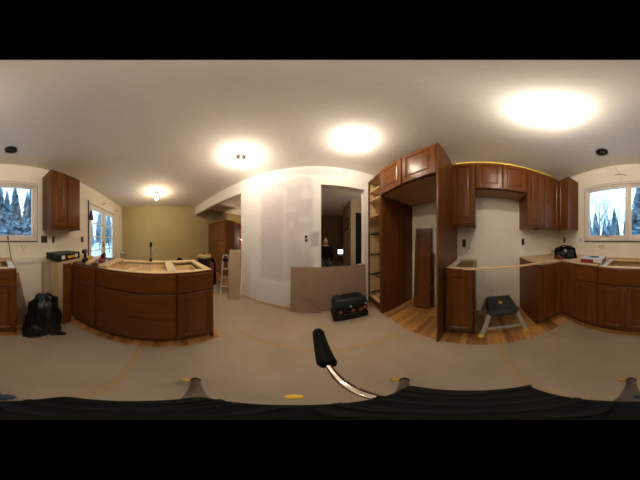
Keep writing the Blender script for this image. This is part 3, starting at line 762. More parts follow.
leaning_sheet('cardboard_offcut', 'small brown cardboard piece at the left foot of the wide sheet', 'sheet', (-.45, ny(-.45) - .125), (.02, ny(.02) - .125), .26, R(5), .008, 'card', cut=[(0, 0), (.47, 0), (.27, .24), (.16, .25), (0, .22)])
leaning_sheet('wallboard_offcut', 'tan wallboard offcut standing against the end of the mudded wall', 'sheet', (-1.575, 1.26), (-1.395, 1.40), .965, R(4), .03, 'card2')

# ------------------------------------------------------------------ bin bag, cardboard pieces, pry bar
def wobf(seed):
    r = random.Random(seed); ph = [(r.uniform(0, 6.28), r.uniform(2, 7), r.uniform(.02, .07)) for _ in range(6)]
    return lambda a, i: 1 + sum(A * math.sin(round(f) * a + p + i * .9) for p, f, A in ph)
from mathutils import noise
def crumple(m, seed, amp=.035, f=6.0):
    o3 = Vector((seed * 3.1, seed * 1.7, 0)); c = sum(m.v, Vector()) / len(m.v)
    for p in m.v:
        q = p * f + o3
        rdg = abs(noise.noise(q)) * 1.3 + abs(noise.noise(q * 2.3)) * .7 + .35 * abs(noise.noise(q * 5))
        d = (p - c); d.z *= .6
        p += d.normalized() * (rdg - .55) * amp
        p.z = max(p.z, .0)
    return m
root = thing('bin_bag', 'full black bin bag slumped in the dishwasher gap', 'bag', (-.496, -1.09, .003))
prof = [(.06, .0), (.16, .0), (.215, .015), (.235, .05), (.24, .09), (.24, .13), (.235, .18), (.225, .23), (.212, .28), (.198, .33), (.18, .38), (.158, .42), (.125, .455), (.085, .475), (.045, .485), (.012, .485)]
m = MB().lathe(prof, n=72, wob=wobf(3), sx=.84, sy=.84)
for p in m.v: p.x -= .05 * max(0, p.z - .1); p.z *= 1.06
crumple(m, 2, .045, 8).build('sack', 'bag', root)
m = MB().lathe([(.05, .0), (.10, .0), (.125, .02), (.135, .06), (.13, .10), (.12, .14), (.095, .175), (.06, .195), (.02, .20)], c=(.13, .06, 0), n=48, wob=wobf(9))
crumple(m, 5, .03, 10).build('side_bulge', 'bag', root)
MB().add([(-.05, .10, .0), (-.17, .235, .0), (-.12, .255, .01), (.02, .18, .02), (-.04, .16, .10)], [(0, 1, 4), (1, 2, 4), (2, 3, 4), (3, 0, 4), (0, 3, 2, 1)]).build('tail', 'bag', root)
def flap(y, x0, x1, x2, x3, h, mat, lb):
    m = MB(); t = .008
    m.hexa([(x0, y, .004), (x1, y, .004), (x1, y + t, .004), (x0, y + t, .004), (x2, y - .03, h), (x3, y - .03, h - .05), (x3, y - .03 + t, h - .05), (x2, y - .03 + t, h)])
    tag(m.build('cardboard_flap', mat), lb, 'cardboard', 'cardboard pieces by the sink cabinet')
flap(-1.44, -.42, -.26, -.27, -.174, .72, 'card', 'taller cardboard piece leaning beside the sink cabinet end')
flap(-1.37, -.34, -.20, -.225, -.174, .58, 'card', 'shorter cardboard piece leaning on the sink cabinet end behind the bin bag')
root = thing('pry_bar', 'dark pry bar with red end leaning on the window casing', 'tool', (-.16, -1.50, .885))
MB().tube([(.0, .10, .002), (.028, -.015, .20), (.036, -.055, .275)], .007, 8).build('shaft', 'tripod', root)
MB().tube([(.036, -.055, .270), (.040, -.064, .315)], .012, 10).build('grip', 'red', root)

# ------------------------------------------------------------------ things by the window wall
root = thing('tool_case', 'flat black tool case with pale latches on the blind corner cabinet', 'case', (-.935, -1.30, HT + .007), R(8))
MB().box(-.23, .23, -.15, .15, 0, .045).build('lower_shell', 'black', root, bevel=.008)
MB().box(-.23, .23, -.15, .15, .047, .092).build('lid', 'charcoal', root, bevel=.008)
for x in (-.13, .15): MB().box(x - .03, x + .03, .148, .160, .026, .072).build('latch', 'laminate', root, bevel=.003)
MB().box(-.075, .065, .15, .172, .03, .06).build('handle', 'yellowp', root, bevel=.006)

def outlet(label, loc, rotz, w=.06, h=.10, name='outlet_box', group='dark outlet boxes', gangs=1):
    root = thing(name, label, 'outlet', loc, rotz, group)     # local -y faces the room
    MB().box(-w / 2, w / 2, -.006, 0, -h / 2, h / 2).build('box_rim', 'socket', root, bevel=.002)
    for g in range(gangs):
        x = (g - (gangs - 1) / 2) * w / gangs
        MB().box(x - .017, x + .017, -.011, -.006, -.033, .033).build('receptacle', 'bronze', root, bevel=.003)
    return root
outlet('wide dark two-gang outlet box on wall right of the window', (-.735, YS, 1.155), S_, .115, .105, gangs=2)
outlet('narrow dark outlet box beside the wide two-gang box', (-.915, YS, 1.152), S_, .045, .10)
outlet('dark switch box between wall cabinet and glass door', (-1.655, YS, 1.155), S_, .075, .11)
outlet('dark outlet box on the range wall above the narrow base cabinet', (XE, .255, 1.10), E_, .06, .11)
outlet('dark outlet box on the range wall right of the range gap', (XE, -.725, 1.115), E_, .05, .105)
outlet('dark outlet box on the window wall above the tool bag', (1.455, YS, 1.145), S_, .06, .105)
root = thing('wall_plate', 'small white switch plate on wall beside the window edge', 'switch', (1.04, YS, 1.15), S_)
MB().box(-.022, .022, -.005, 0, -.035, .035).build('plate', 'white', root, bevel=.002); MB().box(-.006, .006, -.010, -.005, -.012, .012).build('toggle', 'bronze', root)
root = thing('wall_outlet', 'white outlet on the mudded wall left of the opening', 'outlet', (-.225, ny(-.225), 1.165), NA)
MB().box(-.042, .042, -.007, 0, -.062, .062).build('plate', 'white', root, bevel=.003)
MB().box(-.022, .022, -.012, -.007, .006, .046).box(-.022, .022, -.012, -.007, -.046, -.006).build('receptacle', 'socket', root, bevel=.003)
for x, y, z, r, lb in ((XE, .175, 1.03, .012, 'small dark drill hole plug on range wall beside the outlet box'),):
    o = MB().ball((x - .002, y, z), .004, r, r, 10, 6).build('wall_plug', 'socket'); tag(o, lb, 'plug')

# loose wires
def wire(label, pts, r, mat='bronze', group=None):
    o = MB().tube(pts, r, 6).build('electrical_wire', mat); tag(o, label, 'wire', group)
wire('white wire drooping from the empty ceiling can towards the window', [(.44, -1.27, CEIL - .0045), (.43, -1.29, CEIL - .03), (.40, -1.40, CEIL - .08), (.33, YS + .012, CEIL - .17), (.30, YS + .008, CEIL - .33)], .0028, 'white')
wire('tan cable curling from wall above the window', [(.22, YS, 2.16), (.26, YS + .03, 2.17), (.34, YS + .02, 2.185), (.40, YS + .02, 2.175)], .005, 'tan_wall')
wire('thin cable loop on wall below the window, left of the sink', [(.70, YS, 1.035), (.63, YS + .02, 1.06), (.57, YS + .02, 1.04), (.62, YS + .02, 1.02), (.68, YS + .02, 1.06), (.57, YS + .015, 1.075)], .0032, 'tan_wall')
wire('thin cable dangling on wall right of the pry bar', [(-.33, YS, 1.07), (-.35, YS + .02, 1.04), (-.36, YS + .02, .99), (-.40, YS + .02, 1.06), (-.43, YS + .012, 1.05)], .0032, 'tan_wall')
wire('short thin cable on range wall over the narrow base cabinet', [(XE, .19, .99), (XE - .03, .21, .95), (XE - .03, .24, .97), (XE - .03, .27, .93)], .003, 'white')

# tool bag, small box, red case on the plywood
root = thing('tool_bag', 'black open-mouth tool bag in the plywood corner', 'bag', (1.075, -1.195, HT + .0175), R(-138))
m = MB(); n = 40
def sq(a, hx, hy, e=.45): return hx * math.copysign(abs(math.cos(a)) ** e, math.cos(a)), hy * math.copysign(abs(math.sin(a)) ** e, math.sin(a))
vs = []; lvl = [(.165, .085, 0), (.175, .095, .012), (.172, .092, .06), (.168, .085, .10), (.155, .07, .13), (.13, .045, .15), (.06, .02, .16)]
for hx_, hy_, z in lvl:
    for k in range(n):
        x, y = sq(2 * math.pi * k / n, hx_, hy_); vs.append((x, y, z))
m.add(vs, [(i * n + k, i * n + (k + 1) % n, (i + 1) * n + (k + 1) % n, (i + 1) * n + k) for i in range(len(lvl) - 1) for k in range(n)] + [tuple(reversed(range(n))), tuple((len(lvl) - 1) * n + k for k in range(n))], True)
crumple(m, 8, .03, 9).build('body', 'jacket', root)
MB().tube([(-.10, -.07, .13), (-.085, -.06, .16), (-.03, -.04, .175), (.05, -.05, .17), (.085, -.07, .17), (.10, -.085, .12)], .009, 8).build('strap', 'black', root)
MB().box(-.12, .0, -.112, -.085, .02, .10).build('pocket', 'charcoal', root, bevel=.012)
MB().box(.03, .13, -.108, -.085, .02, .12).build('pocket', 'charcoal', root, bevel=.012)
MB().box(-.02, .02, -.104, -.09, .09, .13).build('clip', 'steel', root, bevel=.003)
o = MB().tube([(.99, -.985, HT + .034), (1.02, -1.03, HT + .04), (1.05, -1.02, HT + .06), (1.10, -1.0, HT + .05), (1.14, -1.02, HT + .034)], [.012, .018, .02, .018, .012], 10).build('glove', 'darkred'); tag(o, 'dark red work glove lying left of the tool bag', 'glove')
o = MB().box(1.345, 1.405, -1.245, -1.185, HT + .0175, HT + .105).build('small_carton', 'card2', bevel=.002); tag(o, 'small tan carton on the plywood near the corner', 'box')
root = thing('power_tool_box', 'flat red box with pale blue lid on plywood beside the sink cabinet', 'box', (.585, -1.21, HT + .0175), R(8))
MB().box(-.14, .14, -.12, .12, 0, .036).build('tray', 'red', root, bevel=.006)
lid_ = MB().box(-.135, .145, -.125, .11, .036, .050).build('lid', 'paleblue', root, bevel=.004)
MB().lathe([(.0, .056), (.05, .056), (.055, .050), (0, .050)], n=24, capends=False, sx=1.3, sy=.8).build('disc', 'black', lid_)
MB().box(-.14, -.03, .118, .128, .008, .042).build('label', 'laminate', root)

# clutter on the peninsula
M['gap_shade'] = wood('gap_shade_board', (.10, .055, .03), (.16, .09, .05), 'y', .6)  # dark brown puts the shade of open gaps into the board colour
zt = HT + .002
o = MB().prism([(-1.475, -1.01), (-.884, -1.01), (-.884, -.635), (-1.475, -.635)], zt - .001, zt + .008).build('plywood_cover', M['gap_shade']); tag(o, 'board coloured with dark gap shade covering the peninsula cabinet next to the bin bag', 'board')
zt += .0085
o = MB().beam((-.90, -.76, zt + .0135), (-1.42, -.95, zt + .0135), .075, .026).build('board_scrap', 'pine', bevel=.001); tag(o, 'short raw board on the peninsula between drill and saw', 'board', 'scrap boards')
o = MB().beam((-.91, -.575, HT + .015), (-1.44, -.57, HT + .015), .105, .026).build('board_scrap', 'pine', bevel=.001); tag(o, 'wide raw board laid right of the red saw', 'board', 'scrap boards')
root = thing('cordless_drill', 'black and orange cordless drill on the peninsula corner', 'tool', (-.955, -.875, zt), R(25))
MB().tube([(-.09, 0, .125), (-.05, 0, .128), (.03, 0, .128), (.05, 0, .128), (.085, 0, .128)], [.02, .026, .026, .018, .009], 12).build('motor_housing', 'black', root)
MB().beam((-.02, 0, .115), (-.035, 0, .04), .036, .03, up=(0, 1, 0)).build('handle', 'charcoal', root, bevel=.006)
MB().box(-.075, .02, -.03, .03, 0, .045).build('battery', 'black', root, bevel=.005)
MB().lathe([(.027, -.02), (.027, .02)], n=14).build('clutch_ring', 'orange', root).location = (-.0, .0, .128)
o = MB().box(-1.16, -1.03, -.985, -.905, zt, zt + .05).build('drill_battery_box', 'yellowp', bevel=.008); tag(o, 'yellow and tan battery box behind the drill', 'box')
root = thing('circular_saw', 'red circular saw on the peninsula in front of the glass door', 'tool', (-1.12, -.715, zt), R(16))
MB().box(-.11, .11, -.05, .05, 0, .008).build('shoe', 'steel', root)
MB().lathe([(.0, .009), (.068, .009), (.072, .016), (.072, .034), (.064, .042), (0, .042)], c=(.01, 0, 0), n=24, capends=False, sy=.62).build('blade_guard', 'red', root)
MB().tube([(-.03, .0, .045), (-.03, .0, .088)], [.034, .030], 14).build('motor', 'red', root)
MB().tube([(-.06, .02, .05), (-.085, .02, .07), (-.05, .02, .10), (.02, .02, .095), (.04, .01, .05)], .012, 10).build('handle', 'black', root)
MB().box(.0, .045, -.046, -.040, .016, .036).build('label', 'laminate', root)
o = MB().box(-.965, -.905, -.735, -.675, zt, zt + .022).build('blade_pack', 'darkred', bevel=.004); tag(o, 'small red pack at the peninsula front edge', 'box')
o = MB().lathe([(.03, 0), (.034, .004), (.034, .085), (.030, .092), (.03, .088)], c=(-1.43, -.555, HT + .021), n=18).build('metal_can', 'steel'); tag(o, 'small metal can at the back edge of the peninsula', 'can')
root = thing('bar_clamp', 'dark bar clamp standing upright at the peninsula back edge', 'clamp', (-1.45, -.13, HT))
MB().box(-.008, .008, -.006, .006, 0, .225).build('bar', 'bronze', root)
MB().box(-.03, .02, -.016, .016, .185, .24).build('head', 'black', root, bevel=.005)
MB().tube([(0, .0, .17), (.0, .04, .14)], .006, 8).build('screw', 'steel', root)
MB().box(-.02, .04, -.02, .02, .001, .03).build('jaw', 'black', root, bevel=.004)

# hanging cloth bag at the glass door, curtain hooks
root = thing('hanging_cap', 'red and navy knitted cap hung on the glass door frame', 'hat', (-1.945, YS + .033, 1.60))
MB().lathe([(.02, .20), (.045, .14), (.065, .07), (.07, .03)], n=18, sy=.45).build('crown', 'navy', root)
MB().lathe([(.07, .03), (.078, .025), (.078, -.01), (.06, -.012)], n=18, sy=.45).build('brim', 'darkred', root)
for x, z, lb in ((-2.50, 2.10, 'small dark curtain hook above the middle of the glass door'), (-3.37, 2.10, 'small dark curtain hook at the far side of the glass door')):
    o = MB().tube([(x, YS, z), (x, YS + .05, z), (x - .03, YS + .06, z + .03), (x - .09, YS + .05, z + .035)], .008, 8).build('curtain_hook', 'bronze'); tag(o, lb, 'hook', 'curtain hooks')

# ------------------------------------------------------------------ living room end
root = thing('hutch', 'tall old wooden hutch with doors against the mustard wall', 'cabinet', (-3.42, 2.30, 0), 0)
hx, hy, hz = .62, .21, 1.72
MB().box(-hx, hx, -hy, hy, .06, hz).build('body', 'darkwood', root, bevel=.006)
MB().box(-hx - .02, hx + .03, -hy - .03, hy + .03, hz, hz + .05).build('cornice', 'darkwood', root, bevel=.015)
MB().box(-hx, hx, -hy + .02, hy, 0, .06).build('plinth', 'darkwood', root)
for x0, x1 in ((-hx + .02, -.005), (.005, hx - .02)):
    MB().panel_front(x0, x1, 1.10, hz - .03, -hy - .02, st=.06).build('door', 'darkwood', root)
    MB().panel_front(x0, x1, .10, .74, -hy - .02, st=.06).build('door', 'darkwood', root)
    MB().panel_front(x0, x1, .77, 1.07, -hy - .02, flat=True).build('drawer', 'darkwood', root)
o = MB().beam((-3.35, 2.22, hz + .065), (-3.05, 2.16, hz + .065), .06, .028).build('paper_roll', 'white', bevel=.01); tag(o, 'white folded papers lying on top of the hutch', 'paper')
m = MB(); n = 24; pr = []
for k in range(n + 1):
    y = 3.55 + 1.1 * k / n; pr.append((XW + .05 + .025 * math.sin(k * 1.9), y))
poly = pr + [(x - .012, y) for x, y in reversed(pr)]
o = m.prism(poly, .05, 1.95).build('red_curtain', 'darkred'); tag(o, 'red curtain on the far mustard wall behind the hutch', 'curtain')
root = thing('grey_locker', 'tall grey metal locker standing behind the hutch', 'locker', (-3.52, 3.03, 0), R(0))
MB().box(-.25, .25, -.2, .2, 0, 1.70).build('body', 'blue', root, bevel=.005); root.children[0].data.materials[0] = plain('grey_metal', (.22, .22, .23), .5)
MB().box(.25, .262, -.19, .19, .05, 1.66).build('door', plain('grey_metal_door', (.25, .25, .26), .5), root, bevel=.003)
root = thing('side_table', 'small wooden table holding a lit lamp past the wall end', 'table', (-3.28, 3.44, 0))
MB().box(-.2, .2, -.16, .16, .72, .75).build('table_top', 'darkwood', root, bevel=.004)
for sx in (-1, 1):
    for sy in (-1, 1): MB().beam((sx * .17, sy * .13, 0), (sx * .17, sy * .13, .72), .035, .035).build('leg', 'darkwood', root)
root = thing('table_lamp', 'lit table lamp glowing past the end of the mudded wall', 'lamp', (-3.26, 3.42, .75))
MB().lathe([(.06, 0), (.065, .015), (.03, .03), (.02, .12), (.035, .2), (.015, .30), (.01, .40)], n=18).build('base', 'porcelain', root)
MB().lathe([(.07, .38), (.045, .50)], n=20).build('lamp_shade', 'lampshade', root)
# folded step ladder
root = thing('step_ladder', 'folded pale step ladder leaning beside the wallboard offcut', 'ladder', (-1.80, 1.345, .0045), R(50))
M['ladder'] = plain('worn_ladder_paint', (.42, .40, .36), .6, var=.3)
def railp(x): return (x, 0, 0), (x * .55, .10, .80)
for x in (-.105, .105):
    a, b = railp(x); MB().beam(a, b, .03, .055, up=(0, 1, 0)).build('rail', 'ladder', root, bevel=.003)
    MB().beam((x * .9, .06, .0), (x * .6, .13, .72), .022, .03, up=(0, 1, 0)).build('rear_leg', 'steel', root, bevel=.003)
for t in (.22, .45, .68):
    a = Vector(railp(-.105)[0]).lerp(Vector(railp(-.105)[1]), t); b = Vector(railp(.105)[0]).lerp(Vector(railp(.105)[1]), t)
    MB().beam(a, b, .075, .022, up=(0, 0, 1)).build('tread', 'ladder', root, bevel=.003)
MB().box(-.07, .07, .06, .15, .70, .77).build('top_cap', 'black', root, bevel=.01)
MB().tube([(-.055, .10, .77), (-.055, .10, .83), (.055, .10, .83), (.055, .10, .77)], .012, 10).build('hand_rail', 'ladder', root)
# shop vac and red pack on the floor behind the peninsula
root = thing('shop_vacuum', 'black shop vacuum with yellow lid behind the peninsula', 'vacuum', (-2.17, 1.00, .0045))
MB().lathe([(.13, .06), (.15, .08), (.155, .74), (.15, .775)], n=28).build('drum', 'black', root)
MB().lathe([(.158, .775), (.162, .79), (.158, .825), (.13, .84), (.03, .842)], n=28).build('lid', plain('dull_yellow', (.42, .31, .10), .5), root)
MB().tube([(-.06, 0, .835), (-.05, 0, .855), (.05, 0, .855), (.06, 0, .835)], .011, 8).build('handle', 'black', root)
for k in range(4):
    a = math.pi / 4 + k * math.pi / 2
    MB().ball((.14 * math.cos(a), .14 * math.sin(a), .03), .03, .03, .03, 10, 6).build('caster', 'charcoal', root)
MB().tube([(-.15, 0, .42), (-.24, .02, .42), (-.30, -.02, .30), (-.30, -.1, .12), (-.25, -.2, .03)], .022, 10).build('hose', 'charcoal', root)
root = thing('backpack', 'black and red backpack standing beside the shop vacuum', 'bag', (-2.50, 1.33, .0045), R(62))
MB().lathe([(.15, 0), (.18, .02), (.185, .28), (.17, .54), (.12, .67), (.03, .70)], n=28, sy=.7, wob=wobf(21)).build('body', 'jacket', root)
MB().lathe([(.02, .32), (.085, .34), (.10, .50), (.08, .60), (.01, .62)], c=(.02, -.115, 0), n=20, sy=.5).build('pocket', 'darkred', root)
MB().tube([(-.04, 0, .68), (0, 0, .73), (.04, 0, .68)], .012, 8).build('handle', 'black', root)
o = MB().ball((-1.72, .33, .80), .06, .07, .075, 14, 9).tube([(-1.72, .33, .0), (-1.72, .33, .8)], .02, 8).build('bar_stool', 'jacket')
tag(o, 'dark rounded stool top peeking over the peninsula back edge', 'stool')

# ------------------------------------------------------------------ through the opening
root = thing('picture_frame', 'dark framed picture on the hallway wall seen through the opening', 'picture', (1.02, 3.72, 1.50), E_)
MB().box(-.22, .22, -.025, 0, 0, .38).build('frame', 'black', root, bevel=.004)
MB().box(-.16, .16, -.028, -.02, .06, .32).build('print', 'tan_wall', root)
root = thing('low_stand', 'dark low stand under the lit screen in the far room', 'table', (1.06, 5.45, 0))
MB().box(-.35, .35, -.2, .2, .38, .42).build('table_top', 'darkwood', root, bevel=.004)
for sx in (-1, 1):
    for sy in (-1, 1): MB().box(sx * .31 - .025, sx * .31 + .025, sy * .16 - .025, sy * .16 + .025, 0, .38).build('leg', 'darkwood', root)
root = thing('computer_monitor', 'small lit pale screen glowing in the dark far room', 'monitor', (1.10, 5.40, .42))
MB().box(-.15, .15, 0, .03, .04, .28).build('case', 'black', root, bevel=.004)
MB().box(-.132, .132, -.003, 0, .058, .262).build('screen', 'screen', root)
MB().box(-.02, .02, .01, .03, .01, .05).box(-.09, .09, -.05, .07, 0, .012).build('stand', 'black', root)
o = MB().box(1.13, 1.40, 2.78, 2.98, 0, .47).build('white_carton', 'white', bevel=.004); tag(o, 'white carton in the dark hallway behind the cardboard sheet', 'box')
# chair and seated person
root = thing('dining_chair', 'dark wooden chair under the seated person', 'chair', (.165, 3.30, 0))
MB().box(-.21, .21, -.20, .20, .33, .36).build('seat', 'darkdoor', root, bevel=.01)
MB().box(-.20, .20, .19, .22, .60, .86).build('backrest', 'darkdoor', root, bevel=.008)
for sx in (-1, 1):
    MB().beam((sx * .19, -.18, 0), (sx * .19, -.18, .33), .035, .035).build('leg', 'darkdoor', root)
    MB().beam((sx * .19, .205, 0), (sx * .19, .205, .86), .035, .03).build('leg', 'darkdoor', root)

def skin_obj(name, verts, edges, radii, mat, parent, sub=2):
    me = bpy.data.meshes.new(name); me.from_pydata(verts, edges, []); me.materials.append(M[mat])
    o = bpy.data.objects.new(name, me); COL.objects.link(o); o.parent = parent
    sk = o.modifiers.new('skin', 'SKIN'); sk.use_smooth_shade = True
    lay = me.skin_vertices[0] if me.skin_vertices else None
    for i, r in enumerate(radii):
        d = me.skin_vertices[0].data[i]; d.radius = r if isinstance(r, tuple) else (r, r)
        d.use_root = (i == 0)
    ss = o.modifiers.new('subsurf', 'SUBSURF'); ss.levels = sub; ss.render_levels = sub
    return o
per = thing('person', 'person in black sweatshirt sitting in the dark room beyond the opening', 'person', (.165, 3.24, 0))
def add_skin_layer(me):
    if not me.skin_vertices:
        bm = bmesh.new(); bm.from_mesh(me); bm.verts.layers.skin.verify(); bm.to_mesh(me); bm.free()
_old = skin_obj
def skin_obj(name, verts, edges, radii, mat, parent, sub=2):
    me = bpy.data.meshes.new(name); me.from_pydata(verts, edges, []); me.materials.append(M[mat])
    add_skin_layer(me)
    for i, r in enumerate(radii):
        d = me.skin_vertices[0].data[i]; d.radius = r if isinstance(r, tuple) else (r, r); d.use_root = (i == 0)
    o = bpy.data.objects.new(name, me); COL.objects.link(o); o.parent = parent
    sk = o.modifiers.new('skin', 'SKIN'); sk.use_smooth_shade = True
    ss = o.modifiers.new('subsurf', 'SUBSURF'); ss.levels = sub; ss.render_levels = sub
    return o
V = [(0, 0, .50), (0, .01, .66), (0, .01, .80), (0, 0, .93), (0, -.01, 1.0), (0, -.03, 1.07), (0, -.035, 1.15)]
Rr = [.13, .12, .13, .10, .052, .085, .085]
Eg = [(i, i + 1) for i in range(6)]
def addv(p, r, link):
    V.append(p); Rr.append(r); Eg.append((link, len(V) - 1)); return len(V) - 1
for sx in (-1, 1):
    a = addv((sx * .17, .0, .915), .065, 3); a = addv((sx * .215, -.01, .74), .05, a); a = addv((sx * .20, -.14, .60), .04, a); a = addv((sx * .13, -.27, .535), .032, a)
    hnd = addv((sx * .105, -.31, .525), .034, a)
    for j in range(4): f = addv((sx * (.07 + .022 * j), -.36 - .006 * (j in (1, 2)), .515), .010, hnd); addv((sx * (.07 + .022 * j), -.385 - .008 * (j in (1, 2)), .495), .008, f)
    f = addv((sx * .07, -.315, .53), .011, hnd); addv((sx * .045, -.34, .52), .009, f)
    b_ = addv((sx * .09, -.08, .50), .085, 0); b_ = addv((sx * .12, -.40, .47), .062, b_); b_ = addv((sx * .12, -.42, .25), .052, b_); b_ = addv((sx * .12, -.40, .07), .038, b_); addv((sx * .125, -.52, .035), .034, b_)
body = skin_obj('body', V, Eg, Rr, 'skin', per)
MB().ball((0, -.035, 1.115), .076, .094, .108, 20, 14).tube([(0, -.125, 1.13), (0, -.148, 1.10), (0, -.125, 1.09)], [.008, .014, .008], 8).ball((-.078, -.03, 1.11), .012, .02, .03, 8, 6).ball((.078, -.03, 1.11), .012, .02, .03, 8, 6).build('head', 'skin', per)
hd_ = [c for c in per.children if c.name.startswith('head')][0]
for sx in (-1, 1): MB().ball((sx * .030, -.120, 1.125), .011, .008, .008, 8, 6).build('eye', 'black', hd_)
MB().box(-.026, .026, -.128, -.115, 1.058, 1.066).build('mouth', 'darkred', hd_, bevel=.003)
MB().ball((0, -.018, 1.145), .086, .098, .09, 18, 12).build('hair', 'hair', hd_)
V = [(0, 0, .50), (0, .01, .66), (0, .01, .80), (0, 0, .92), (0, -.005, .985)]; Rr = [.155, .145, .155, .12, .07]; Eg = [(i, i + 1) for i in range(4)]
for sx in (-1, 1):
    a = addv((sx * .175, .0, .915), .082, 3); a = addv((sx * .222, -.01, .74), .068, a); a = addv((sx * .205, -.14, .60), .055, a); addv((sx * .14, -.26, .54), .046, a)
skin_obj('sweatshirt', V, Eg, Rr, 'jacket', per)
V = [(0, 0, .50)]; Rr = [.14]; Eg = []
for sx in (-1, 1):
    b_ = addv((sx * .09, -.08, .51), .10, 0); b_ = addv((sx * .12, -.40, .48), .078, b_); b_ = addv((sx * .12, -.42, .25), .066, b_); addv((sx * .12, -.40, .09), .055, b_)
skin_obj('trousers', V, Eg, Rr, 'denim', per)
for sx in (-1, 1): MB().ball((sx * .125, -.46, .04), .05, .13, .045, 14, 9).build('shoe', 'black', per)

# ------------------------------------------------------------------ outdoors
struct(MB().box(-40, 40, -60, YS - .16, -.75, -.55).build('ground', 'snow'))
def evergreen_mesh(seed, h, r):
    rr = random.Random(seed); m = MB()
    n = int(h * 26)
    for k in range(n):
        t = k / n; z = h * (.10 + .9 * t); rad = r * (1 - t) ** .85 + .08
        for j in range(7):
            a = rr.uniform(0, 6.283); L_ = rad * rr.uniform(.65, 1.1)
            d = Vector((math.cos(a), math.sin(a), 0)); s_ = Vector((-d.y, d.x, 0)) * L_ * rr.uniform(.22, .34)
            p = d * L_ * .15 + Vector((0, 0, z)); q = d * L_ + Vector((0, 0, z - L_ * rr.uniform(.25, .5))); mid_ = p.lerp(q, .6) + Vector((0, 0, .06))
            m.add([p, mid_ + s_, q, mid_ - s_], [(0, 1, 2, 3)])
    return m
protos = []
def tree(kind, x, y, sc, rot, label, group):
    src = protos[kind]
    o = src.copy() if src.users_collection and src.get('used') else src
    if o is not src:
        COL.objects.link(o)
        for ch in src.children:
            c = ch.copy(); c.parent = o; COL.objects.link(c)
    src['used'] = 1
    o.location = (x, y, -.56); o.rotation_euler = (0, 0, rot); o.scale = (sc, sc, sc)
    tag(o, label, 'tree', group)
for s_, h_, r_ in ((1, 6.0, 1.25), (2, 7.5, 1.4)):
    root = bpy.data.objects.new('evergreen_tree', None); COL.objects.link(root)
    evergreen_mesh(s_, h_, r_).build('foliage', 'pinefoliage', root)['kind'] = 'stuff'
    MB().tube([(0, 0, 0), (0, 0, h_ * .97)], [.13, .02], 8).build('trunk', 'bark', root)
    protos.append(root)
def bare_mesh(seed, h):
    rr = random.Random(seed); m = MB(); tw = MB()
    def br(p, d, L_, r, lev, tgt):
        q = p + d * L_ ; mid_ = p.lerp(q, .5) + Vector((rr.uniform(-1, 1), rr.uniform(-1, 1), 0)) * L_ * .06
        tgt.tube([p, mid_, q], [r, r * .8, r * .55], 5 if lev else 8, cap=False)
        if lev >= 4: return
        for k in range(3 if lev else 5):
            t = rr.uniform(.35, 1.0); s = p.lerp(q, t)
            dd = (d + Vector((rr.uniform(-1, 1), rr.uniform(-1, 1), rr.uniform(-.2, .6))) * .8).normalized()
            br(s, dd, L_ * rr.uniform(.45, .68), r * .5, lev + 1, tw if lev >= 1 else tgt)
    br(Vector((0, 0, 0)), Vector((0, 0, 1)), h * .5, .09, 0, m)
    return m, tw
for s_ in (11, 12):
    root = bpy.data.objects.new('bare_tree', None); COL.objects.link(root)
    a, b = bare_mesh(s_, 8.0)
    a.build('trunk', 'bark', root); b.build('branches', 'frost', root)['kind'] = 'stuff'
    protos.append(root)
EG, EB = 'evergreen trees outside the window', 'bare trees outside the windows'
EL, BL = 'haze-tinted blue evergreen tree in the snow outside the windows', 'leafless tree with thin frosted branches outside the windows'
def polar(az, d): return math.sin(R(az)) * d, math.cos(R(az)) * d
for i, (az, d, sc, kd) in enumerate(((179.5, 7.6, 1.0, 0), (199, 7.6, .85, 1), (188.5, 10.4, .95, 1), (205, 10.4, 1.0, 0), (177.5, 13.2, 1.2, 0), (184, 17.5, 1.3, 1), (195.5, 13.0, 1.25, 0), (189.5, 25, 1.6, 1), (201.5, 20, 1.3, 1), (211, 14.5, 1.0, 0), (196.5, 33, 2.1, 0),
                                     (162.5, 11, .62, 0), (155, 15, .75, 1), (167, 14.0, .75, 0), (151, 21, 1.0, 1), (172.8, 20, 1.0, 1), (160, 20.5, .95, 0), (165.5, 25, 1.2, 1), (231, 34, 1.3, 0), (241, 38, 1.6, 1), (250, 34, 1.4, 0), (236, 44, 1.8, 1), (245, 46, 1.9, 0))):
    tree(kd, *polar(az, d), sc, i * 1.3, EL, EG)
for i, (az, d, sc, kd) in enumerate(((151.5, 8.0, .8, 2), (166, 9.5, .8, 3), (157.5, 13, 1.0, 2), (171, 10.0, .75, 3), (162, 17, 1.2, 2), (172.5, 31, 1.9, 3), (157, 26, 1.8, 2), (230, 14, 1.0, 2), (236, 19, 1.1, 3), (241.5, 15, .9, 2), (246, 24, 1.3, 3), (232, 26, 1.4, 3), (239, 28, 1.5, 2))):
    tree(kd, *polar(az, d), sc, i * 2.1, BL, EB)

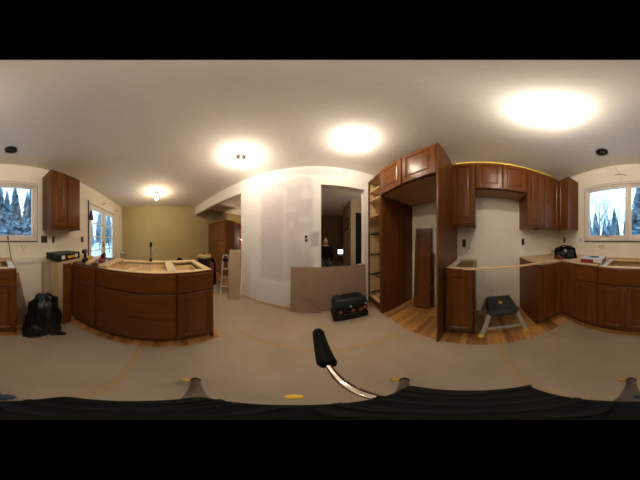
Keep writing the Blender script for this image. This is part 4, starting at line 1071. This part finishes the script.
w = bpy.data.worlds.new('winter_sky'); S.world = w; w.use_nodes = True
nt = w.node_tree; bg = nt.nodes['Background']
tc = nt.nodes.new('ShaderNodeTexCoord'); sp = nt.nodes.new('ShaderNodeSeparateXYZ'); nt.links.new(tc.outputs['Generated'], sp.inputs[0])
rp = nt.nodes.new('ShaderNodeValToRGB'); rp.color_ramp.elements[0].position = .0; rp.color_ramp.elements[0].color = (.70, .92, 1.0, 1)
rp.color_ramp.elements[1].position = .7; rp.color_ramp.elements[1].color = (.45, .70, 1.0, 1)
nt.links.new(sp.outputs[2], rp.inputs['Fac']); nt.links.new(rp.outputs['Color'], bg.inputs['Color']); bg.inputs['Strength'].default_value = .95

# ------------------------------------------------------------------ camera: full spherical lens, 2 rows per degree
cd = bpy.data.cameras.new('camera'); cam = bpy.data.objects.new('camera', cd); COL.objects.link(cam)
cam.location = (0, 0, H); cam.rotation_euler = (math.pi / 2, 0, 0); cd.clip_start = .01; cd.clip_end = 200
t = bpy.data.texts.new('equirectangular_lens')
t.write('''shader equirectangular_lens(output point position = 0.0, output vector direction = 0.0, output color throughput = 1.0)
{
  vector r = camera_shader_raster_position();
  float lon = (r.x - 0.5) * M_2PI;
  float lat = (r.y - 0.5) * 480.0 / 360.0 * M_PI;
  if (fabs(lat) > M_PI_2) throughput = 0.0;
  direction = vector(cos(lat) * sin(lon), sin(lat), cos(lat) * cos(lon));
}
''')
S.render.engine = 'CYCLES'
try:
    cd.type = 'CUSTOM'; cd.custom_mode = 'INTERNAL'; cd.custom_shader = t
except (TypeError, AttributeError):
    cd.type = 'PANO'; cd.panorama_type = 'EQUIRECTANGULAR'
S.camera = cam
S.cycles.use_denoising = True
S.cycles.max_bounces = 8; S.cycles.diffuse_bounces = 5; S.cycles.transparent_max_bounces = 16
S.cycles.sample_clamp_indirect = 6
vs_ = S.view_settings
vs_.view_transform = 'Standard'; vs_.look = 'None'; vs_.gamma = 1.0; vs_.use_curve_mapping = False; vs_.exposure = 1.36
